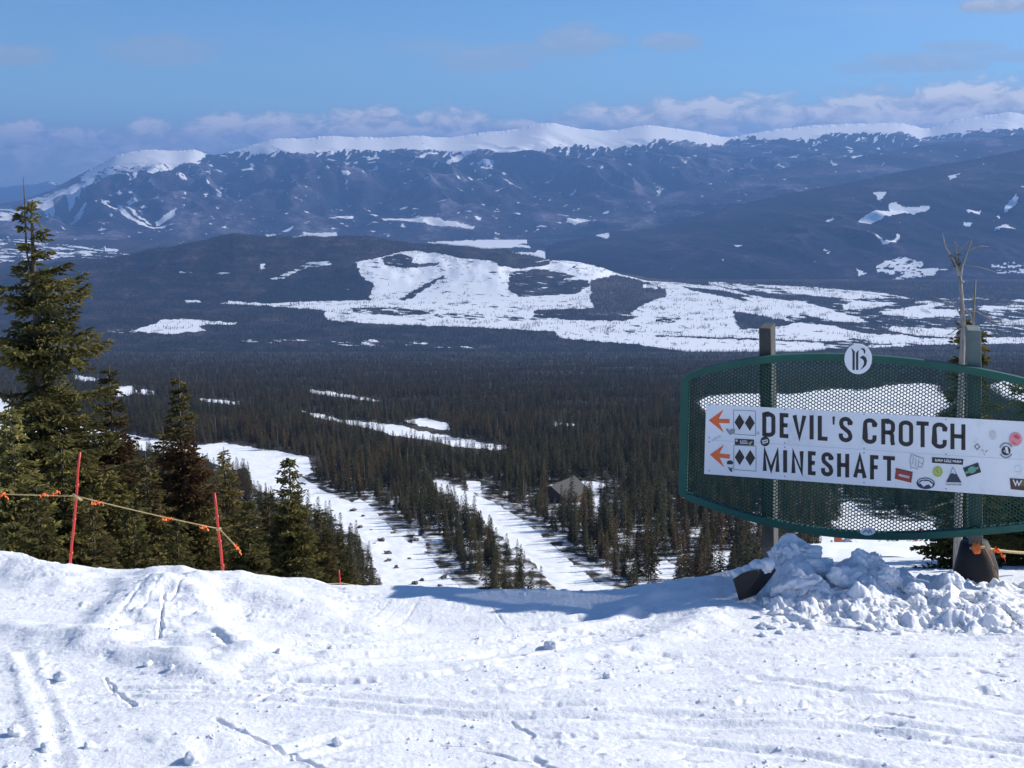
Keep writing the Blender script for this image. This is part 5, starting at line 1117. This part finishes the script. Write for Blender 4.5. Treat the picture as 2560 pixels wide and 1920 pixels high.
# right pad: bulky black padding round the foot of the right post
pc = S(2444, 1500, -.12); e = empty("post_padding", pc); tag(e, "bulky black padding wrapped round the foot of the right signpost", "padding")
m = MB(); rr = [.13, .145, .15, .14, .12, .085]; zz = np.linspace(-.08, 1.0, 6)
pz0 = S(2444, 1520, -.12)[2]; pz1 = S(2444, 1352, -.12)[2]
m.tube([np.array([pc[0] - .01 * i, pc[1], pz0 + (pz1 - pz0) * i / 5]) for i in range(6)], rr, 14); o = m.build("pad", M_PAD, e, True, pc)
for v in o.data.vertices:
    k = 1 + .16 * mn.noise(Vector((v.co.x * 7, v.co.y * 7, v.co.z * 5))); v.co.x *= k; v.co.y *= k
def catenary(a, b, sag, n=14): return [a + (b - a) * t - np.array([0, 0, 1]) * sag * 4 * t * (1 - t) for t in np.linspace(0, 1, n)]
def flagbit(c, ang, s, seed, drop=.4):
    """knotted ribbon flag: a knot and two fluttering tails"""
    m = MB(); rg = random.Random(seed); R = np.array([math.cos(ang), 0, math.sin(ang)]); Dn = np.array([0, -.25, -1.0])
    blob(m, c, s * .16, seed, (1.3, 1, 1), .3, 2)
    for k in (-1, 1):
        L = s * rg.uniform(.6, 1.0); n = 7; V = []
        for i in range(n):
            t = i / (n - 1); p = c + R * k * L * t + Dn * (drop * L * t * t) + np.array([0, .02 * math.sin(t * 9 + seed), .012 * math.sin(t * 12 + seed)])
            wv = np.array([0, .01 * math.sin(t * 7), s * .13 * (1 + .4 * math.sin(t * 6 + seed))]); V += [p - wv, p + wv, p + wv + [0, .004, 0], p - wv + [0, .004, 0]]
        Fc = [[i * 4 + a, i * 4 + (a + 1) % 4, (i + 1) * 4 + (a + 1) % 4, (i + 1) * 4 + a] for i in range(n - 1) for a in range(4)] + [[0, 1, 2, 3], [(n - 1) * 4 + a for a in (3, 2, 1, 0)]]
        m.add(V, Fc)
    return m
# right rope with an orange flag
ra = S(2450, 1368, -.02); e = empty("rope", ra); tag(e, "frayed rope with orange flagging tied round the right signpost's foot", "rope")
m = MB(); m.tube(catenary(ra, P(2600, 1382, 7.9), .012), .010, 7); m.tube(catenary(S(2424, 1370, .01), S(2462, 1368, .01), 0, 4), .009, 7); m.build("line", M_ROPE, e, True, ra)
m = MB()
for k in range(3): m.tube([S(2462, 1372, .02), S(2474 + k, 1398, .03), S(2484 + 2 * k, 1430, .05), S(2496 + 4 * k, 1462 + 2 * k, .07), S(2504 + 6 * k, 1490 + (k % 3) * 4, .10)], [.006, .006, .005, .004, .002], 5)
m.build("loose_end", M_ROPEB, e, True, ra)
m = MB(); blob(m, S(2440, 1369, .05), .045, 3, (1.1, .5, .85), .3, 3); m.build("flag", M_FLAG, e, True, ra)
flagbit(S(2496, 1378, .03), -.5, .07, 12, .5).build("flag", M_FLAG, e, False, ra)
# boundary poles and rope on the left
POLES = [((200, 1130), (168, 1500), 9.6, "tall red pole at the left holding up the flagged rope"), ((536, 1232), (566, 1500), 9.9, "red pole in the middle of the flagged rope, leaning left"), ((847, 1425), (858, 1530), 16.0, "red pole farthest right, mostly hidden behind the crest")]
for (a, b, yd, lab) in POLES:
    p1 = P(*a, yd); p0 = P(*b, yd); e = empty("marker_pole", p0); tag(e, lab, "pole", "red poles along the snow crest")
    rg = random.Random(int(yd * 10)); n = 9; pts = [p0 + (p1 - p0) * t + np.array([rg.uniform(-1, 1) * .004, 0, 0]) for t in np.linspace(0, 1, n)]
    m = MB(); m.tube(pts, [.0125 - .003 * t for t in np.linspace(0, 1, n)], 10); m.build("shaft", M_POLE, e, True, p0)
    m = MB()
    for t in (.32, .55, .78): q_ = p0 + (p1 - p0) * t; dd = (p1 - p0) / np.linalg.norm(p1 - p0); m.tube([q_ - dd * .012, q_ + dd * .012], .0155, 10)
    m.build("joint_ring", M_POLE, e, True, p0)
r0 = P(-60, 1233, 9.5); k1 = P(190, 1240, 9.58); k2 = P(548, 1322, 9.88); k3 = P(602, 1378, 9.7)
e = empty("boundary_rope", k1); tag(e, "thin yellow rope with orange flags strung between the red poles", "rope")
m = MB(); m.tube(catenary(r0, k1, .002) , .0052, 6); m.tube(catenary(k1, k2, .008), .0052, 6); m.tube(catenary(k2, k3, .0), .0048, 6); m.tube([k1 + [-.02, -.02, .02], k1 + [.02, -.02, -.01], k1 + [.05, -.02, -.03]], .011, 6); m.tube([k2 + [-.02, -.02, .0], k2 + [.02, -.02, .01]], .011, 6)
m.build("line", M_ROPE, e, True, k1)
for i, (x, y, ang, s_, dr__) in enumerate([(6, 1236, .0, .06, .8), (108, 1236, .25, .055, .5), (140, 1232, .3, .05, .3), (245, 1257, -.1, .055, .2), (421, 1297, .0, .055, .1), (510, 1318, -.3, .045, .4), (592, 1369, -1.0, .06, .1)]):
    flagbit(P(x, y, 9.5), ang, s_, 30 + i, dr__).build("flag", M_FLAG, e, False, k1)
pa = P(700, 1462, 15.5); m = MB(); m.tube(catenary(P(760, 1457, 15.5), P(855, 1458, 15.9), .01) + catenary(P(855, 1458, 15.9), P(960, 1470, 16.5), .01), .006, 5)
tag(m.build("boundary_rope", M_ROPE, None, True, pa), "low yellow rope at the foot of the farthest red pole", "rope")
# markers on the bank behind the sign
YB = 22.0
def gy(px, py): return P(px, py, YB)
b0 = gy(2095, 1362); e = empty("boundary_marker", b0); tag(e, "orange rounded marker with a grey triangular flap on the bank behind the sign", "marker")
m = MB(); V = ell(2096, 1348, 9, 10, 180, 360, 10); m.prism([gy(x, y) for x, y in V + [(2106, 1364), (2088, 1366)]], np.array([0, .06, 0])); m.build("marker_board", paint("orange_board", (.45, .13, .04), .6), e, False, b0)
m = MB(); m.prism([gy(x, y) + np.array([0, .08, 0]) for x, y in [(2130, 1338), (2126, 1366), (2104, 1364)]], np.array([0, .05, 0])); m.build("flap", flat("grey_tarp", (.30, .33, .40)), e, False, b0)
b0 = gy(2288, 1362); m = MB(); m.tube([gy(2285, 1365), gy(2297, 1335), gy(2302, 1322)], .028, 8)
tag(m.build("marker_pole", M_POLE, None, True, b0), "short leaning red pole on the snowy bank behind the sign", "pole")

# ------------------------------------------------------------------ far buildings
def onland(px, py, dist): q, s = qs(px, py); return np.array([q * dist, dist, float(ground(q, dist))])
def house(px, dist, w, dpt, hw, hr, wall, roof, label, rz=0.0, name="valley_house", group=None, z=None, wins=True):
    q = (px - 1280) / FL / cp; b = np.array([q * dist, dist, float(ground(q, dist)) if z is None else z]); e = empty(name, b, rz); tag(e, label, "house", group)
    m = MB(); a, c = w / 2, dpt / 2
    m.add([(-a, -c, -2), (a, -c, -2), (a, c, -2), (-a, c, -2), (-a, -c, hw), (a, -c, hw), (a, c, hw), (-a, c, hw), (0, -c, hw + hr), (0, c, hw + hr)], [[0, 1, 5, 8, 4], [2, 3, 7, 9, 6], [1, 2, 6, 5], [3, 0, 4, 7], [0, 3, 2, 1]])
    o = obj("wall", mesh_from("wall", np.array(m.v), m.f, wall), e)
    m = MB(); ov = .6; t_ = .35
    for sgn in (-1, 1):
        p0 = np.array([0, -c - ov, hw + hr + .05]); p1 = np.array([sgn * (a + ov), -c - ov, hw - ov * hr / a]); dy = np.array([0, dpt + 2 * ov, 0]); up = np.array([0, 0, t_])
        m.add([p0, p1, p1 + dy, p0 + dy, p0 + up, p1 + up, p1 + dy + up, p0 + dy + up], [[0, 1, 2, 3], [4, 7, 6, 5], [0, 4, 5, 1], [1, 5, 6, 2], [2, 6, 7, 3]])
    obj("roof", mesh_from("roof", np.array(m.v), m.f, roof), e)
    if wins:
        gl = flat("dark_window", (.03, .035, .045), .2)
        for k in (-1, 1):
            mm = MB(); mm.box((k * a * .45, -c - .04, hw * .55), (w * .09, 0, 0), (0, .05, 0), (0, 0, hw * .18)); obj("window", mesh_from("window", np.array(mm.v), mm.f, gl), e)
    return e
M_BROWNW = paint("brown_siding", (.10, .055, .045), .8); M_ROOFG = paint("grey_roof", (.06, .055, .05), .8, .1, 2); M_PALEW = flat("pale_wall", (.5, .5, .52)); M_BLUER = flat("blue_grey_roof", (.22, .30, .42)); M_TANR = flat("tan_roof", (.42, .33, .26))
lod = house(1408, LODD, 13, 17, 3.0, 4.2, M_BROWNW, M_ROOFG, "brown gabled ski lodge with a grey roof among the trees at mid slope", -.55, "ski_lodge")
GV = "small houses in the valley"
for i, (x, y, w_, wl, rf, lab) in enumerate([(1302, 797, 26, M_PALEW, M_BLUER, "blue roofed valley building at the meadow's dark strip"), (1330, 799, 18, M_PALEW, M_BLUER, "smaller blue roofed valley building right of the larger one"), (1265, 791, 16, M_TANR, M_TANR, "tan valley house left of the blue roofed pair"),
        (1120, 787, 16, M_PALEW, M_TANR, "lone tan roofed house on the pale meadow"), (1580, 830, 34, M_PALEW, flat("grey_metal", (.5, .5, .5)), "wide grey shed on the snow near the meadow's lower edge"), (1195, 783, 14, M_TANR, M_TANR, "small tan barn by the hedge on the meadow")]):
    q, s = qs(x, y); dist = -650 / float(s); house(x, min(dist, 6150), w_, w_ * .8, w_ * .18, w_ * .12, wl, rf, lab, .3 * i, group=GV, wins=False)
q, s = qs(262, 631); b = np.array([float(q) * 10300, 10300, -655.]); e = empty("white_tower", b); tag(e, "tiny white tower in the far valley left of the dark hill", "tower")
m = MB(); m.tube([(0, 0, 0), (0, 0, 30), (0, 0, 42)], [11, 10, 9], 12); obj("shaft", mesh_from("shaft", np.array(m.v), m.f, M_OFFW), e); m = MB(); m.tube([(0, 0, 42), (0, 0, 50)], [9, .5], 12); obj("cap", mesh_from("cap", np.array(m.v), m.f, M_OFFW), e)
def lift(px, py, dist, h, lab):
    p = P(px, py, dist); e = empty("lift_tower", p - [0, 0, h]); tag(e, lab, "lift tower", "chairlift towers in the forest")
    m = MB(); m.tube([(0, 0, -12), (0, 0, h)], [.6, .4], 8); obj("mast", mesh_from("mast", np.array(m.v), m.f, M_DEAD), e)
    m = MB(); m.box((0, 0, h - .3), (3.2, 0, 0), (0, .3, 0), (0, 0, .35)); m.box((-3.2, 0, h - .9), (.5, 0, 0), (0, 1.6, 0), (0, 0, .3)); m.box((3.2, 0, h - .9), (.5, 0, 0), (0, 1.6, 0), (0, 0, .3)); obj("crossarm", mesh_from("crossarm", np.array(m.v), m.f, M_DEAD), e)
lift(828, 966, 1900, 17, "T shaped lift tower standing out of the forest left of the meadow strip"); lift(1471, 1172, 640, 14, "T shaped lift tower just right of the ski lodge")

# ------------------------------------------------------------------ rocks and bushes on the left run
M_ROCK = paint("brown_rock", (.17, .13, .11), .9, .3, 2)
for i, (x, y, r_, kd) in enumerate([(885, 1276, 1.0, 0), (908, 1291, .6, 0), (900, 1319, .8, 0), (878, 1312, .35, 0), (928, 1326, .35, 0), (955, 1352, .9, 0), (935, 1360, .4, 0), (968, 1384, .8, 0), (970, 1403, .65, 0), (990, 1419, .5, 0), (832, 1277, .35, 0), (1024, 1397, .4, 0), (1038, 1460, .7, 0), (1055, 1450, .5, 0),
        (1040, 1352, .9, 0), (985, 1333, .6, 0), (1100, 1468, .6, 0), (1110, 1445, .8, 0)]):
    dist = float(np.interp(y, [1200, 1300, 1500], [520, 380, 260])); q, s = qs(x, y)
    dd = np.linspace(200, 700, 4000); zz = ground(np.full(4000, q), dd) / dd; dist = float(dd[np.argmin(np.abs(zz - s))]); z = float(ground(q, dist))
    m = MB(); blob(m, (float(q) * dist, dist, z + .2 * r_), r_ * .95, 700 + i, (1.3, 1, .7), .9, 3, .5)
    tag(m.build("rock", M_ROCK, None, False, (float(q) * dist, dist, z)), "brown rock showing through the snow of the left ski run", "rock", "rocks on the left ski run")
print("near tree count", NTREE)

# ------------------------------------------------------------------ haze: one closed box of thin air
hm, t = newmat("haze_air"); pv = t.node('ShaderNodeVolumePrincipled'); pv.inputs['Color'].default_value = (.25, .49, 1.0, 1); pv.inputs['Density'].default_value = HAZE_DENSITY; pv.inputs['Anisotropy'].default_value = .15
ot = t.node('ShaderNodeOutputMaterial'); t.l.new(pv.outputs[0], ot.inputs['Volume'])
m = MB(); m.box((0, 19000, (1150 - 1250) / 2), (33000, 0, 0), (0, 24500, 0), (0, 0, 1200))
tag(m.build("haze", hm), "thin bluish air haze over the valley", "haze", kind="stuff")
